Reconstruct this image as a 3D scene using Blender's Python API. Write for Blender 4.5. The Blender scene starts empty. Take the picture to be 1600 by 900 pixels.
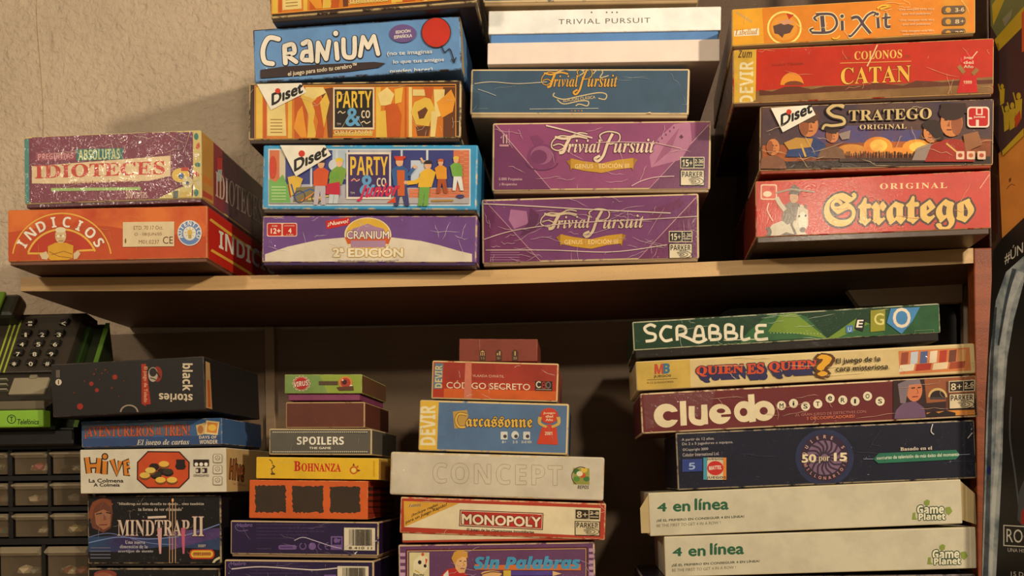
import bpy, bmesh, math, random
from mathutils import Vector, Matrix
random.seed(7)
SC = bpy.context.scene
COL = SC.collection

# ------------------------------------------------------------------ camera
F_PX, CX, HY = 1550.0, 800.0, 750.0        # focal length in pixels, principal point / eye level of the shifted lens
CAM_Z, CAM_D = 1.45, 1.20                  # eye height, distance to the shelf front (the plane y = 0)
YAW, ROLL = math.radians(4.1), 0.013
cd = bpy.data.cameras.new('camera')
cd.sensor_fit = 'HORIZONTAL'; cd.sensor_width = 36; cd.lens = 36 * F_PX / 1600
cd.shift_y = (HY - 450) / 1600.0
cd.clip_start = 0.05
cam = bpy.data.objects.new('camera', cd); COL.objects.link(cam)
RC = Matrix.Rotation(YAW, 3, 'Z') @ Matrix.Rotation(math.pi / 2, 3, 'X') @ Matrix.Rotation(-ROLL, 3, 'Z')
cam.matrix_world = Matrix.Translation((0.086, -CAM_D, CAM_Z)) @ RC.to_4x4()
SC.camera = cam
CAM_P = Vector((0.086, -CAM_D, CAM_Z))

# ------------------------------------------------------------------ light and exposure
SC.view_settings.view_transform = 'Standard'
SC.view_settings.look = 'None'
SC.view_settings.gamma = 1.0
SC.view_settings.use_curve_mapping = False
SC.view_settings.exposure = 0.0
w = bpy.data.worlds.new('room_light'); SC.world = w; w.use_nodes = True
w.node_tree.nodes['Background'].inputs[0].default_value = (1.0, 0.78, 0.52, 1)
w.node_tree.nodes['Background'].inputs[1].default_value = 0.17

def lamp(name, loc, watts, col, radius):
    l = bpy.data.lights.new(name, 'POINT'); l.energy = watts; l.color = col; l.shadow_soft_size = radius
    o = bpy.data.objects.new(name, l); o.location = loc; COL.objects.link(o)
    return o
WARM = (1.0, 0.86, 0.65)
lamp('side_lamp_bulb', (1.35, -1.60, 2.45), 127, WARM, 0.045)      # from the right: the pile shadow on the wall
lamp('ceiling_bulb', (0.60, -2.00, 2.20), 44, WARM, 0.05)          # from the front: the overhang shadows on the board
lamp('glint_light', (-1.05, -1.45, 2.25), 34, WARM, 0.08)  # added at the left to bring glints onto the cellophane wrap

# ------------------------------------------------------------------ helpers
def lin(c):
    return tuple(((v / 255) / 12.92 if v / 255 <= 0.04045 else ((v / 255 + 0.055) / 1.055) ** 2.4) for v in c[:3]) + (1,)

_M = {}
def nn(nt, t, **kw):
    n = nt.nodes.new(t)
    for k, v in kw.items(): n.inputs[k].default_value = v
    return n
def M(col, fin='print', vary=0.14, col2=None, scale=30.0):
    """procedural material: a colour (0-255) with faint grime; fin = surface finish"""
    key = (tuple(col), fin, vary, tuple(col2) if col2 else None, scale)
    if key in _M: return _M[key]
    m = bpy.data.materials.new('%s_%02x%02x%02x' % ((fin,) + tuple(int(c) for c in col[:3]))); m.use_nodes = True
    nt = m.node_tree; p = nt.nodes['Principled BSDF']; L = nt.links.new
    tc = nt.nodes.new('ShaderNodeTexCoord')
    nz = nn(nt, 'ShaderNodeTexNoise', Scale=scale, Detail=4.0, Roughness=0.6)
    L(tc.outputs['Object'], nz.inputs['Vector'])
    rp = nt.nodes.new('ShaderNodeValToRGB'); L(nz.outputs['Fac'], rp.inputs['Fac'])
    a = lin(col)
    b = lin(col2) if col2 else tuple(v * (1 - vary) for v in a[:3]) + (1,)
    rp.color_ramp.elements[0].color = b; rp.color_ramp.elements[1].color = a
    rp.color_ramp.elements[0].position = 0.36; rp.color_ramp.elements[1].position = 0.6
    L(rp.outputs['Color'], p.inputs['Base Color'])
    rough, coat, wr, spec = {'matte': (.75, 0, 0, .3), 'print': (.55, 0, .03, .3), 'gloss': (.5, .25, .03, .3), 'film': (.6, .6, .5, .2),
                       'wrap': (.5, 1, 1.0, .35), 'plastic': (.38, 0, .03, .5), 'plaster': (.9, 0, 0, .2), 'wood': (.5, 0, .1, .4)}[fin]
    p.inputs['Roughness'].default_value = rough
    p.inputs['Specular IOR Level'].default_value = spec
    if coat:
        p.inputs['Coat Weight'].default_value = coat
        p.inputs['Coat Roughness'].default_value = {'film': .1, 'wrap': .17}.get(fin, .2)
    if wr:
        FW = fin in ('film', 'wrap')
        n1 = nn(nt, 'ShaderNodeTexNoise', Scale={'film': 26.0, 'wrap': 75.0}.get(fin, 25.0), Detail=3.0, Roughness=0.6, Distortion=0.8)
        n2 = nn(nt, 'ShaderNodeTexVoronoi', Scale={'film': 11.0, 'wrap': 22.0}.get(fin, 18.0))
        n2.feature = 'DISTANCE_TO_EDGE'
        L(tc.outputs['Object'], n1.inputs['Vector']); L(n1.outputs['Color'], n2.inputs['Vector'])
        mr = nt.nodes.new('ShaderNodeMapRange'); mr.interpolation_type = 'SMOOTHSTEP'      # thin sharp creases, flat film between
        mr.inputs['From Max'].default_value = .06 if fin == 'film' else .16; L(n2.outputs['Distance'], mr.inputs['Value'])
        ad = nt.nodes.new('ShaderNodeMath'); ad.operation = 'MULTIPLY_ADD'
        L(n1.outputs['Fac'], ad.inputs[0]); ad.inputs[1].default_value = {'film': .35, 'wrap': 1.5}.get(fin, 1.0); L(mr.outputs[0], ad.inputs[2])
        bp = nn(nt, 'ShaderNodeBump', Strength=wr, Distance={'film': .0016, 'wrap': .0013}.get(fin, .004))
        L(ad.outputs[0], bp.inputs['Height'])
        if coat: L(bp.outputs['Normal'], p.inputs['Coat Normal'])
        if fin not in ('film', 'wrap'): L(bp.outputs['Normal'], p.inputs['Normal'])
    if fin == 'plaster':
        n1 = nn(nt, 'ShaderNodeTexNoise', Scale=85.0, Detail=6.0, Roughness=0.55, Distortion=0.3)
        L(tc.outputs['Object'], n1.inputs['Vector'])
        bp = nn(nt, 'ShaderNodeBump', Strength=1.0, Distance=0.007); L(n1.outputs['Fac'], bp.inputs['Height'])
        L(bp.outputs['Normal'], p.inputs['Normal'])
    if fin == 'wood':
        mp = nt.nodes.new('ShaderNodeMapping'); mp.inputs['Scale'].default_value = (0.12, 1, 1.6)
        L(tc.outputs['Object'], mp.inputs['Vector']); L(mp.outputs['Vector'], nz.inputs['Vector'])
    _M[key] = m
    return m
def wearmat(edge, body, amt=0.5):
    key = ('wear', tuple(edge), tuple(body), amt)
    if key in _M: return _M[key]
    m = bpy.data.materials.new('worn_edge'); m.use_nodes = True
    nt = m.node_tree; p = nt.nodes['Principled BSDF']; L = nt.links.new
    tc = nt.nodes.new('ShaderNodeTexCoord')
    nz = nn(nt, 'ShaderNodeTexNoise', Scale=55.0, Detail=6.0, Roughness=0.75); L(tc.outputs['Object'], nz.inputs['Vector'])
    rp = nt.nodes.new('ShaderNodeValToRGB'); L(nz.outputs['Fac'], rp.inputs['Fac'])
    rp.color_ramp.elements[0].color = lin(edge); rp.color_ramp.elements[1].color = lin(body)
    t = 0.30 + 0.36 * amt
    rp.color_ramp.elements[0].position = t; rp.color_ramp.elements[1].position = min(1, t + 0.10)
    L(rp.outputs['Color'], p.inputs['Base Color']); p.inputs['Roughness'].default_value = .6
    _M[key] = m
    return m

def ray(px, py):
    return RC @ Vector(((px - CX) / F_PX, -(py - HY) / F_PX, -1.0))
def at(px, py, Y):
    """the point on the plane y = Y that this pixel of the photograph shows"""
    d = ray(px, py); return CAM_P + d * ((Y - CAM_P.y) / d.y)
def hit(px, py, p0, n):
    d = ray(px, py); return CAM_P + d * ((p0 - CAM_P).dot(n) / d.dot(n))

def link(name, me, mats, parent=None, mw=None):
    o = bpy.data.objects.new(name, me); COL.objects.link(o)
    for m in mats: me.materials.append(m)
    if parent: o.parent = parent
    if mw is not None: o.matrix_local = mw
    return o
def bm_obj(name, bm, mats, parent=None, mw=None):
    me = bpy.data.meshes.new(name); bmesh.ops.recalc_face_normals(bm, faces=bm.faces[:]) ; bm.to_mesh(me); bm.free()
    return link(name, me, mats if isinstance(mats, list) else [mats], parent, mw)
def empty(name, loc, label, cat, group=None, rot=None):
    o = bpy.data.objects.new(name, None); o.empty_display_size = .02; COL.objects.link(o)
    o.location = loc
    if rot is not None: o.rotation_euler = rot
    o['label'] = label; o['category'] = cat
    if group: o['group'] = group
    return o
def tag(o, label, cat, group=None, kind=None):
    o['label'] = label; o['category'] = cat
    if group: o['group'] = group
    if kind: o['kind'] = kind
    return o
def box_bm(bm, x0, x1, y0, y1, z0, z1, bev=0.0, seg=2, mi=0, bmi=-1):
    vs = [bm.verts.new((x, y, z)) for x in (x0, x1) for y in (y0, y1) for z in (z0, z1)]
    f = [(0, 1, 3, 2), (4, 6, 7, 5), (0, 4, 5, 1), (2, 3, 7, 6), (0, 2, 6, 4), (1, 5, 7, 3)]
    fs = [bm.faces.new([vs[i] for i in q]) for q in f]
    for q in fs: q.material_index = mi
    if bev:
        es = list({e for q in fs for e in q.edges})
        bmesh.ops.bevel(bm, geom=es, offset=bev, segments=seg, affect='EDGES', profile=.5, material=bmi)

# fonts: letters of the built-in face and its mathematical alphabets (bold, serif, script, blackletter)
ALPH = {'b': (0x1D5D4, 0x1D5EE, 0x1D7EC), 's': (0x1D400, 0x1D41A, 0x1D7CE), 'si': (0x1D468, 0x1D482, 0x1D7CE),
        'sc': (0x1D4D0, 0x1D4EA, 0x1D7CE), 'fr': (0x1D56C, 0x1D586, 0x1D7CE), 'bi': (0x1D63C, 0x1D656, 0x1D7EC), 'mo': (0x1D670, 0x1D68A, 0x1D7F6)}
def enc(s, f):
    if f not in ALPH: return s
    U, l, d = ALPH[f]; o = ''
    for c in s:
        if 'A' <= c <= 'Z': o += chr(U + ord(c) - 65)
        elif 'a' <= c <= 'z': o += chr(l + ord(c) - 97)
        elif '0' <= c <= '9': o += chr(d + ord(c) - 48)
        else: o += c
    return o
_T = {}
def glyphs(s, font, off=0.0, sp=1.0):
    key = (s, font, off, sp)
    if key in _T: return _T[key]
    cu = bpy.data.curves.new('t', 'FONT'); cu.body = enc(s, font); cu.size = 1; cu.resolution_u = 3
    cu.offset = off; cu.space_character = sp
    o = bpy.data.objects.new('t', cu); COL.objects.link(o)
    dg = bpy.context.evaluated_depsgraph_get()
    ev = o.evaluated_get(dg); me = ev.to_mesh()
    vs = [(v.co.x, v.co.y) for v in me.vertices]; fs = [tuple(p.vertices) for p in me.polygons]
    ev.to_mesh_clear(); bpy.data.objects.remove(o); bpy.data.curves.remove(cu)
    _T[key] = (vs, fs)
    return _T[key]

WEAR = (205, 178, 132)
BOXES = []
class Print:
    """flat artwork printed on one face of a mesh: shapes are given in picture units of the photograph crop Z and
    land on the face plane in the object's own coordinates; everything stays inside the lid's mesh"""
    def __init__(s, bm, mats, Z, plane_p, plane_n, inv, lim, nloc, fin, slope=0.0):
        s.bm, s.mats, s.Z, s.pp, s.pn, s.inv, s.lim, s.nl, s.fin, s.slope = bm, mats, Z, plane_p, plane_n, inv, lim, nloc, fin, slope
        s.k = 1
    def mi(s, c):
        m = c if isinstance(c, bpy.types.Material) else M(c, s.fin)
        if m not in s.mats: s.mats.append(m)
        return s.mats.index(m)
    def pt(s, x, y):
        ox, oy, sc = s.Z
        q = s.inv @ hit(ox + x / sc, oy + y / sc, s.pp, s.pn)
        for i in range(3):
            lo, hi = s.lim[i]
            q[i] = min(max(q[i], lo), hi)
        return q + s.nl * (0.00002 * s.k)
    def faces(s, pts, fs, c):
        mi = s.mi(c); s.k += 1
        vs = [s.bm.verts.new(s.pt(*p)) for p in pts]
        for f in fs:
            try:
                q = s.bm.faces.new([vs[i] for i in f]); q.material_index = mi
            except ValueError: pass
    def poly(s, pts, c):
        from mathutils.geometry import tessellate_polygon
        fs = tessellate_polygon([[Vector((p[0], p[1], 0)) for p in pts]])
        s.faces(pts, fs, c)
    def rect(s, x0, y0, x1, y1, c, sl=None):
        sl = s.slope if sl is None else sl
        d = sl * (x1 - x0)
        s.poly([(x0, y0), (x1, y0 + d), (x1, y1 + d), (x0, y1)], c)
    def rrect(s, x0, y0, x1, y1, r, c, sl=None):
        sl = s.slope if sl is None else sl
        pts = []
        for cx, cy, a in ((x1 - r, y0 + r, -90), (x1 - r, y1 - r, 0), (x0 + r, y1 - r, 90), (x0 + r, y0 + r, 180)):
            for k in range(5):
                t = math.radians(a + k * 22.5); x = cx + r * math.cos(t)
                pts.append((x, cy + r * math.sin(t) + sl * (x - x0)))
        s.poly(pts, c)
    def frame(s, x0, y0, x1, y1, t, c, sl=None):
        s.k += 1
        for a in ((x0, y0, x1, y0 + t), (x0, y1 - t, x1, y1), (x0, y0, x0 + t, y1), (x1 - t, y0, x1, y1)):
            d = (s.slope if sl is None else sl) * (a[0] - x0)
            s.rect(a[0], a[1] + d, a[2], a[3] + d, c, sl)
    def ell(s, cx, cy, rx, ry, c, n=20, a0=0, a1=360, rot=0):
        r = math.radians(rot); cr, sr = math.cos(r), math.sin(r)
        pts = []
        full = abs(a1 - a0) >= 360
        for k in range(n if full else n + 1):
            t = math.radians(a0 + (a1 - a0) * k / n); x, y = rx * math.cos(t), ry * math.sin(t)
            pts.append((cx + x * cr - y * sr, cy + x * sr + y * cr))
        s.poly(pts, c)
    def ring(s, cx, cy, rx, ry, t, c, a0=0, a1=360, n=28):
        s.line([(cx + rx * math.cos(math.radians(a0 + (a1 - a0) * k / n)), cy + ry * math.sin(math.radians(a0 + (a1 - a0) * k / n))) for k in range(n + 1)], t, c)
    def line(s, pts, wd, c):
        n = len(pts); L, R = [], []
        for i, p in enumerate(pts):
            a = pts[max(i - 1, 0)]; b = pts[min(i + 1, n - 1)]
            dx, dy = b[0] - a[0], b[1] - a[1]; l = math.hypot(dx, dy) or 1
            ww = (wd[i] if isinstance(wd, (list, tuple)) else wd) / 2
            L.append((p[0] - dy / l * ww, p[1] + dx / l * ww)); R.append((p[0] + dy / l * ww, p[1] - dx / l * ww))
        s.faces(L + R, [(i, i + 1, n + i + 1, n + i) for i in range(n - 1)], c)
    def curve(s, ctrl, wd, c, n=10):
        """smooth stroke through the control points"""
        P = [ctrl[0]] + list(ctrl) + [ctrl[-1]]; out = []
        for i in range(1, len(P) - 2):
            p0, p1, p2, p3 = P[i - 1], P[i], P[i + 1], P[i + 2]
            for k in range(n):
                t = k / n
                out.append(tuple(.5 * ((2 * p1[j]) + (-p0[j] + p2[j]) * t + (2 * p0[j] - 5 * p1[j] + 4 * p2[j] - p3[j]) * t * t + (-p0[j] + 3 * p1[j] - 3 * p2[j] + p3[j]) * t ** 3) for j in (0, 1)))
        out.append(tuple(ctrl[-1]))
        if isinstance(wd, (list, tuple)):
            m = len(out) - 1; wd = [wd[0] + (wd[1] - wd[0]) * i / m for i in range(m + 1)]
        s.line(out, wd, c)
    def text(s, t, x0, yt, x1, yb, c, font='rb', out=None, sl=None, sh=0.0, sp=1.0, bold=0.0, vert=False, shadow=None):
        """lettering fitted to the crop box x0..x1, yt..yb (y read at the left end); out = (colour, width), sh = slant, vert = reads upward"""
        sl = s.slope if sl is None else sl
        base, _ = glyphs(t, font, 0.0, sp)
        if not base: return
        X0, X1 = min(v[0] for v in base), max(v[0] for v in base); Y0, Y1 = min(v[1] for v in base), max(v[1] for v in base)
        def mp(v):
            u, q = (v[0] - X0) / (X1 - X0), (v[1] - Y0) / (Y1 - Y0)
            if vert == 'down': return (x1 - (1 - q) * (x1 - x0), yt + u * (yb - yt))
            if vert: return (x0 + (1 - q) * (x1 - x0), yb - u * (yb - yt))
            x = x0 + u * (x1 - x0) + sh * (q - .5) * (yb - yt)
            return (x, yb - q * (yb - yt) + sl * (x - x0))
        vs, fs = glyphs(t, font, 0.0, sp)
        bold += .02 if font == 'rb' else 0
        def lay(rad, cc, dx=0.0, dy=0.0):
            # heavier strokes: the same letters laid side by side on one level
            n = 0
            for a in ([None] if rad <= 0 else range(0, 360, 45 if rad > .03 else 90)):
                ox, oy = (0, 0) if a is None else (rad * math.cos(math.radians(a)), rad * math.sin(math.radians(a)))
                s.faces([(q[0] + dx, q[1] + dy) for q in (mp((v[0] + ox, v[1] + oy)) for v in vs)], fs, cc); s.k -= .8; n += 1
            s.k += .8
        if shadow: lay(bold, shadow[0], shadow[1], shadow[2])
        if out: lay(out[1] + bold, out[0])
        lay(bold, c)
    def arc(s, t, cx, cy, r, a0, a1, h, c, font='rb', out=None, wd=None, inside=False):
        """letters standing around a circle from angle a0 to a1 (degrees, 0 = right, -90 = up in the crop)"""
        n = len(t)
        for i, ch in enumerate(t):
            if ch == ' ': continue
            a = math.radians(a0 + (a1 - a0) * (i + .5) / n)
            for k in ((0, 1) if out else (1,)):
                vs, fs = glyphs(ch, font, out[1] if k == 0 else 0.0)
                b, _ = glyphs(ch, font)
                xm = (min(v[0] for v in b) + max(v[0] for v in b)) / 2; g = h / 0.73
                pts = []
                for x, y in vs:
                    lx, ly = (x - xm) * g * (wd or 1), y * g
                    if inside: pts.append((cx + math.cos(a) * (r - ly) + math.sin(a) * lx, cy + math.sin(a) * (r - ly) - math.cos(a) * lx))
                    else: pts.append((cx + math.cos(a) * (r + ly) - math.sin(a) * lx, cy + math.sin(a) * (r + ly) + math.cos(a) * lx))
                s.faces(pts, fs, out[0] if k == 0 else c)

class Box:
    """a cardboard game box: an Empty at its base with the parts lid and tray (or one carton); the corners of the front
    face are read from the photograph and give a real box: centre, width, height, tilt at the depth Y and turn yaw"""
    def __init__(s, label, Z, q, Y, depth, col, fin='print', yaw=0.0, edge=WEAR, wear=.5, bev=.0016, tray=.004, tcol=(60, 45, 35),
                 group=None, ins=.0018, side=None, name='board_game_box', lidname='lid', drop=0.0):
        ox, oy, sc = Z
        px = [(ox + x / sc, oy + y / sc) for x, y in q]           # TL TR BR BL
        mx, my = sum(p[0] for p in px) / 4, sum(p[1] for p in px) / 4
        n = Matrix.Rotation(yaw, 3, 'Z') @ Vector((0, -1, 0)); ax = Matrix.Rotation(yaw, 3, 'Z') @ Vector((1, 0, 0))
        c0 = at(mx, my, Y)
        P = [hit(x, y, c0, n) for x, y in px]
        A = [((p - c0).dot(ax), (p - c0).z) for p in P]
        tilt = (math.atan2(A[1][1] - A[0][1], A[1][0] - A[0][0]) + math.atan2(A[2][1] - A[3][1], A[2][0] - A[3][0])) / 2
        ct, st = math.cos(tilt), math.sin(tilt)
        r = [(a * ct + b * st, -a * st + b * ct) for a, b in A]
        s.w = (r[1][0] + r[2][0] - r[0][0] - r[3][0]) / 2; s.h = (r[0][1] + r[1][1] - r[2][1] - r[3][1]) / 2
        mu = sum(a for a, b in r) / 4; mb = (r[2][1] + r[3][1]) / 2 - drop
        s.h += drop
        # keep clear of the neighbours built before: boxes of a pile touch, they do not sink into each other
        for o in BOXES:
            lo_, hi_ = max(c0.x + mu - s.w / 2, o[0] - o[1] / 2), min(c0.x + mu + s.w / 2, o[0] + o[1] / 2)
            if hi_ - lo_ < .01: continue
            t = math.tan(tilt); zb = lambda x: c0.z + mb * ct + (x - c0.x - mu) * t; zt = lambda x: zb(x) + s.h / ct
            ob = lambda x: o[2] + (x - o[0]) * o[4]; ot = lambda x: ob(x) + o[3]
            xm = (lo_ + hi_) / 2
            if zb(xm) + zt(xm) > ob(xm) + ot(xm):
                pen = max(ot(lo_) - zb(lo_), ot(hi_) - zb(hi_))
                if 0 < pen < s.h * .5: mb += pen + .0003; s.h -= pen + .0003
            else:
                pen = max(zt(lo_) - ob(lo_), zt(hi_) - ob(hi_))
                if 0 < pen < s.h * .5: s.h -= pen + .0003
        if c0.z > 1.68:
            pen = max(sag(x) + TH - (c0.z + mb * ct + (x - c0.x - mu) * math.tan(tilt)) for x in (max(c0.x + mu - s.w / 2, XL), c0.x + mu, min(c0.x + mu + s.w / 2, XR)))
            if 0 < pen < .02: mb += pen + .0003; s.h -= pen + .0003
        BOXES.append((c0.x + mu, s.w, c0.z + mb * ct, s.h / ct, math.tan(tilt)))
        R = Matrix.Rotation(yaw, 3, 'Z') @ Matrix.Rotation(-tilt, 3, 'Y')
        front = c0 + R @ Vector((mu, 0, mb))
        s.root = empty(name, (0, 0, 0), label, 'game box', group)
        s.root.matrix_world = Matrix.Translation(front + R @ Vector((0, depth / 2, 0))) @ R.to_4x4()
        s.mw = s.root.matrix_world.copy(); s.inv = s.mw.inverted(); s.R = R
        s.d, s.Z, s.fin, s.col, s.tray = depth, Z, fin, col, tray
        s.slope = ((q[1][1] - q[0][1]) / (q[1][0] - q[0][0]) + (q[2][1] - q[3][1]) / (q[2][0] - q[3][0])) / 2
        s.q = q
        s.bm = bmesh.new(); s.lidname = lidname
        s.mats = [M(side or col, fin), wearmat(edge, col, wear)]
        w2, d2 = s.w / 2, depth / 2
        box_bm(s.bm, -w2, w2, -d2, d2, tray, s.h, bev, 2, 0, 1)
        if tray:
            b = bmesh.new(); box_bm(b, -w2 + ins, w2 - ins, -d2 + ins, d2 - ins, 0, tray + .004, .0008, 1)
            bm_obj('tray', b, [M(tcol, fin)], s.root)
        m = bev * .6
        s.f = Print(s.bm, s.mats, Z, s.mw @ Vector((0, -d2, 0)), R @ Vector((0, -1, 0)), s.inv,
                    ((-w2 + m, w2 - m), (-d2, -d2), (tray + m, s.h - m)), Vector((0, -1, 0)), fin, s.slope)
        s.r = Print(s.bm, s.mats, Z, s.mw @ Vector((w2, 0, 0)), R @ Vector((1, 0, 0)), s.inv,
                    ((w2, w2), (-d2 + m, d2 - m), (tray + m, s.h - m)), Vector((1, 0, 0)), fin, 0)
        s.l = Print(s.bm, s.mats, Z, s.mw @ Vector((-w2, 0, 0)), R @ Vector((-1, 0, 0)), s.inv,
                    ((-w2, -w2), (-d2 + m, d2 - m), (tray + m, s.h - m)), Vector((-1, 0, 0)), fin, 0)
        s.w2, s.d2 = w2, d2
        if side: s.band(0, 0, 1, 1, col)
    def uv(s, u, v):
        (a, b), (c, d), (e, f), (g, h) = s.q
        return ((a * (1 - u) + c * u) * (1 - v) + (g * (1 - u) + e * u) * v, (b * (1 - u) + d * u) * (1 - v) + (h * (1 - u) + f * u) * v)
    def band(s, u0, v0, u1, v1, c):
        s.f.poly([s.uv(u0, v0), s.uv(u1, v0), s.uv(u1, v1), s.uv(u0, v1)], c)
    def scuffs(s, n, c=(225, 200, 165), wd=2.0, seed=1, amt=1.0):
        """worn creases of the print"""
        r = random.Random(seed)
        for _ in range(n):
            u, v = r.random(), r.random(); a = r.uniform(-.5, .5) if r.random() < .6 else r.uniform(1.0, 2.1)
            L = r.uniform(.03, .14) * amt; pts = []
            for k in range(5):
                pts.append(s.uv(min(max(u + math.cos(a) * L * k / 4 + r.uniform(-.004, .004), .005), .995), min(max(v + math.sin(a) * L * 3 * k / 4 + r.uniform(-.02, .02), .01), .99)))
            wd_ = wd * .55; s.f.line(pts, [wd_ * .3, wd_, wd_ * .6, wd_, wd_ * .2], c)
    def part_print(s, name, fn, fin=None):
        """a stuck-on label: its own mesh on the front"""
        bm = bmesh.new(); mats = []
        p = Print(bm, mats, s.Z, s.f.pp, s.f.pn, s.inv, s.f.lim, s.f.nl, fin or 'matte', s.slope)
        p.k = s.f.k + 3
        fn(p)
        me = bpy.data.meshes.new(name); bm.to_mesh(me); bm.free()
        return link(name, me, mats, s.root)
    def done(s):
        me = bpy.data.meshes.new(s.lidname); s.bm.normal_update(); s.bm.to_mesh(me); s.bm.free()
        return link(s.lidname, me, s.mats, s.root)
# ------------------------------------------------------------------ the setting
def struct(name, bm, m):
    o = bm_obj(name, bm, m); o['kind'] = 'structure'; return o
WALL_Y = 0.30
bm = bmesh.new(); box_bm(bm, -1.9, 1.7, WALL_Y, WALL_Y + .1, 0, 3.0)
# the vertical plaster seam at the far left
struct('wall_back', bm, M((212, 190, 164), 'plaster', .10, scale=9.0))
seam = bmesh.new()
c = [at(57, -60, WALL_Y), at(59, 40, WALL_Y), at(65, 110, WALL_Y), at(69, 170, WALL_Y), at(69, 240, WALL_Y)]
for i in range(len(c) - 1):
    a, b = c[i], c[i + 1]
    vs = [seam.verts.new(v) for v in ((a.x - .004, WALL_Y + .002, a.z), (a.x, WALL_Y - .0022, a.z), (a.x + .004, WALL_Y + .002, a.z), (b.x + .004, WALL_Y + .002, b.z), (b.x, WALL_Y - .0022, b.z), (b.x - .004, WALL_Y + .002, b.z))]
    seam.faces.new((vs[0], vs[1], vs[4], vs[5])); seam.faces.new((vs[1], vs[2], vs[3], vs[4]))
struct('trim_1', seam, M((208, 186, 160), 'plaster', .10, scale=9.0))
bm = bmesh.new(); box_bm(bm, -1.9, 1.7, -3.6, WALL_Y, -.1, 0)
struct('floor', bm, M((120, 92, 66), 'wood', .3))

# the bookcase: one thing; boards as parts.  Upper board sags a little in the middle
XL, XR = at(32, 445, 0).x, at(1521, 405, 0).x
ZB_L, ZB_R = at(32, 455, 0).z, at(1521, 411, 0).z
TH = 0.0175
def sag(x):
    t = (x - XL) / (XR - XL); return ZB_L + (ZB_R - ZB_L) * t - .0085 * 4 * t * (1 - t)
bc = empty('bookcase', ((XL + XR) / 2, .15, 0), 'pale wood-edged bookcase with brown back panel, its upper board sagging under the game boxes', 'bookcase')
def part(name, bm, m, parent=None):
    o = bm_obj(name, bm, m); p = parent or bc
    o.parent = p; o.matrix_parent_inverse = p.matrix_world.inverted(); return o
bpy.context.view_layer.update()
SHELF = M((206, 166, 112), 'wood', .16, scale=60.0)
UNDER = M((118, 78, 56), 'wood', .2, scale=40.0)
bm = bmesh.new(); N = 40
for i in range(N + 1):
    x = XL + (XR - XL) * i / N; z = sag(x)
    for y, zz in ((0, z), (WALL_Y - .001, z), (WALL_Y - .001, z + TH), (0, z + TH)): bm.verts.new((x, y, zz))
bm.verts.ensure_lookup_table()
for i in range(N):
    for k in range(4):
        f = bm.faces.new([bm.verts[4 * i + k], bm.verts[4 * i + (k + 1) % 4], bm.verts[4 * i + 4 + (k + 1) % 4], bm.verts[4 * i + 4 + k]])
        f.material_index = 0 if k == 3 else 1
bm.faces.new(bm.verts[0:4]); bm.faces.new(bm.verts[4 * N:4 * N + 4])
bmesh.ops.recalc_face_normals(bm, faces=bm.faces[:])
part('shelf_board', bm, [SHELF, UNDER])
Z_LOW = at(800, 985, 0).z                                   # top of the lower board, below the picture
bm = bmesh.new(); box_bm(bm, XL - .25, XR + .0002, -.005, WALL_Y - .02, Z_LOW - .018, Z_LOW, .0008, 1)
part('shelf_board', bm, [SHELF])
PW = at(1543, 600, 0).x - at(1521, 600, 0).x
bm = bmesh.new(); box_bm(bm, XR + .0004, XR + PW + .014, 0.0, .020, 0, ZB_R + TH, .0015, 2)
part('front_post', bm, [M((156, 78, 42), 'wood', .25, scale=40.0)])
bm = bmesh.new(); box_bm(bm, XR + .020, XR + PW + .021, .004, WALL_Y - .001, ZB_R + TH + .0005, 2.6, .0015, 2)
part('upper_side_panel', bm, [M((74, 48, 34), 'wood', .25, scale=40.0)])  # darker than the post below: the shade up here is put into the colour
xs = at(1513, 500, .14).x
bm = bmesh.new(); box_bm(bm, xs, xs + .014, .0208, WALL_Y - .0125, 0, ZB_R, .001, 1)
part('side_panel', bm, [M((128, 84, 58), 'wood', .25, scale=40.0)])
bm = bmesh.new(); box_bm(bm, XR + .0006, xs + .014, .0208, WALL_Y - .0125, ZB_R + .0005, ZB_R + TH - .001)
part('gap_filler', bm, [UNDER])  # filler added to stop light falling past the end of the board
bpx = at(113, 500, WALL_Y - .012).x
bm = bmesh.new(); box_bm(bm, bpx, XR + .16, WALL_Y - .012, WALL_Y - .002, Z_LOW - .3, ZB_L - .012)
part('back_panel', bm, [M((136, 110, 84), 'wood', .16, scale=14.0)])
x0 = at(985, 300, WALL_Y).x
bm = bmesh.new(); box_bm(bm, x0, XR + .019, WALL_Y - .010, WALL_Y - .001, ZB_R + TH + .012, 2.6)
part('upper_back_panel', bm, [M((92, 68, 50), 'wood', .2, scale=14.0)])
a, b = at(414, 600, WALL_Y - .02), at(429, 600, WALL_Y - .02)
bm = bmesh.new(); box_bm(bm, a.x, b.x, WALL_Y - .02, WALL_Y - .0125, Z_LOW, sag(a.x) - .002, .001, 1)
part('back_batten', bm, [M((164, 136, 106), 'wood', .16, scale=20.0)])
a, b = at(1325, 452, .135), at(1499, 474, .135)
bm = bmesh.new()
v = [bm.verts.new((x, y, z)) for y in (.135, .150) for x, z in ((a.x, sag(a.x) - .0004), (b.x + .004, sag(b.x) - .0004), (b.x + .004, b.z + .002), (a.x + .014, b.z - .0005))]
for f in ((0, 1, 2, 3), (4, 5, 6, 7), (0, 1, 5, 4), (1, 2, 6, 5), (2, 3, 7, 6), (3, 0, 4, 7)): bm.faces.new([v[i] for i in f])
part('cross_rail', bm, [M((196, 168, 138), 'wood', .1, scale=20.0)])
a, b = at(1499, 472, .14), at(1509, 530, .14)
bm = bmesh.new(); box_bm(bm, a.x + .005, b.x + .004, .140, .152, b.z - .10, sag(a.x) - .0005, .001, 1)
part('corner_batten', bm, [M((140, 116, 92), 'wood', .15, scale=20.0)])
bm = bmesh.new(); box_bm(bm, XL - .22, XL - .2, .02, WALL_Y - .001, 0, Z_LOW - .018)
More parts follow.
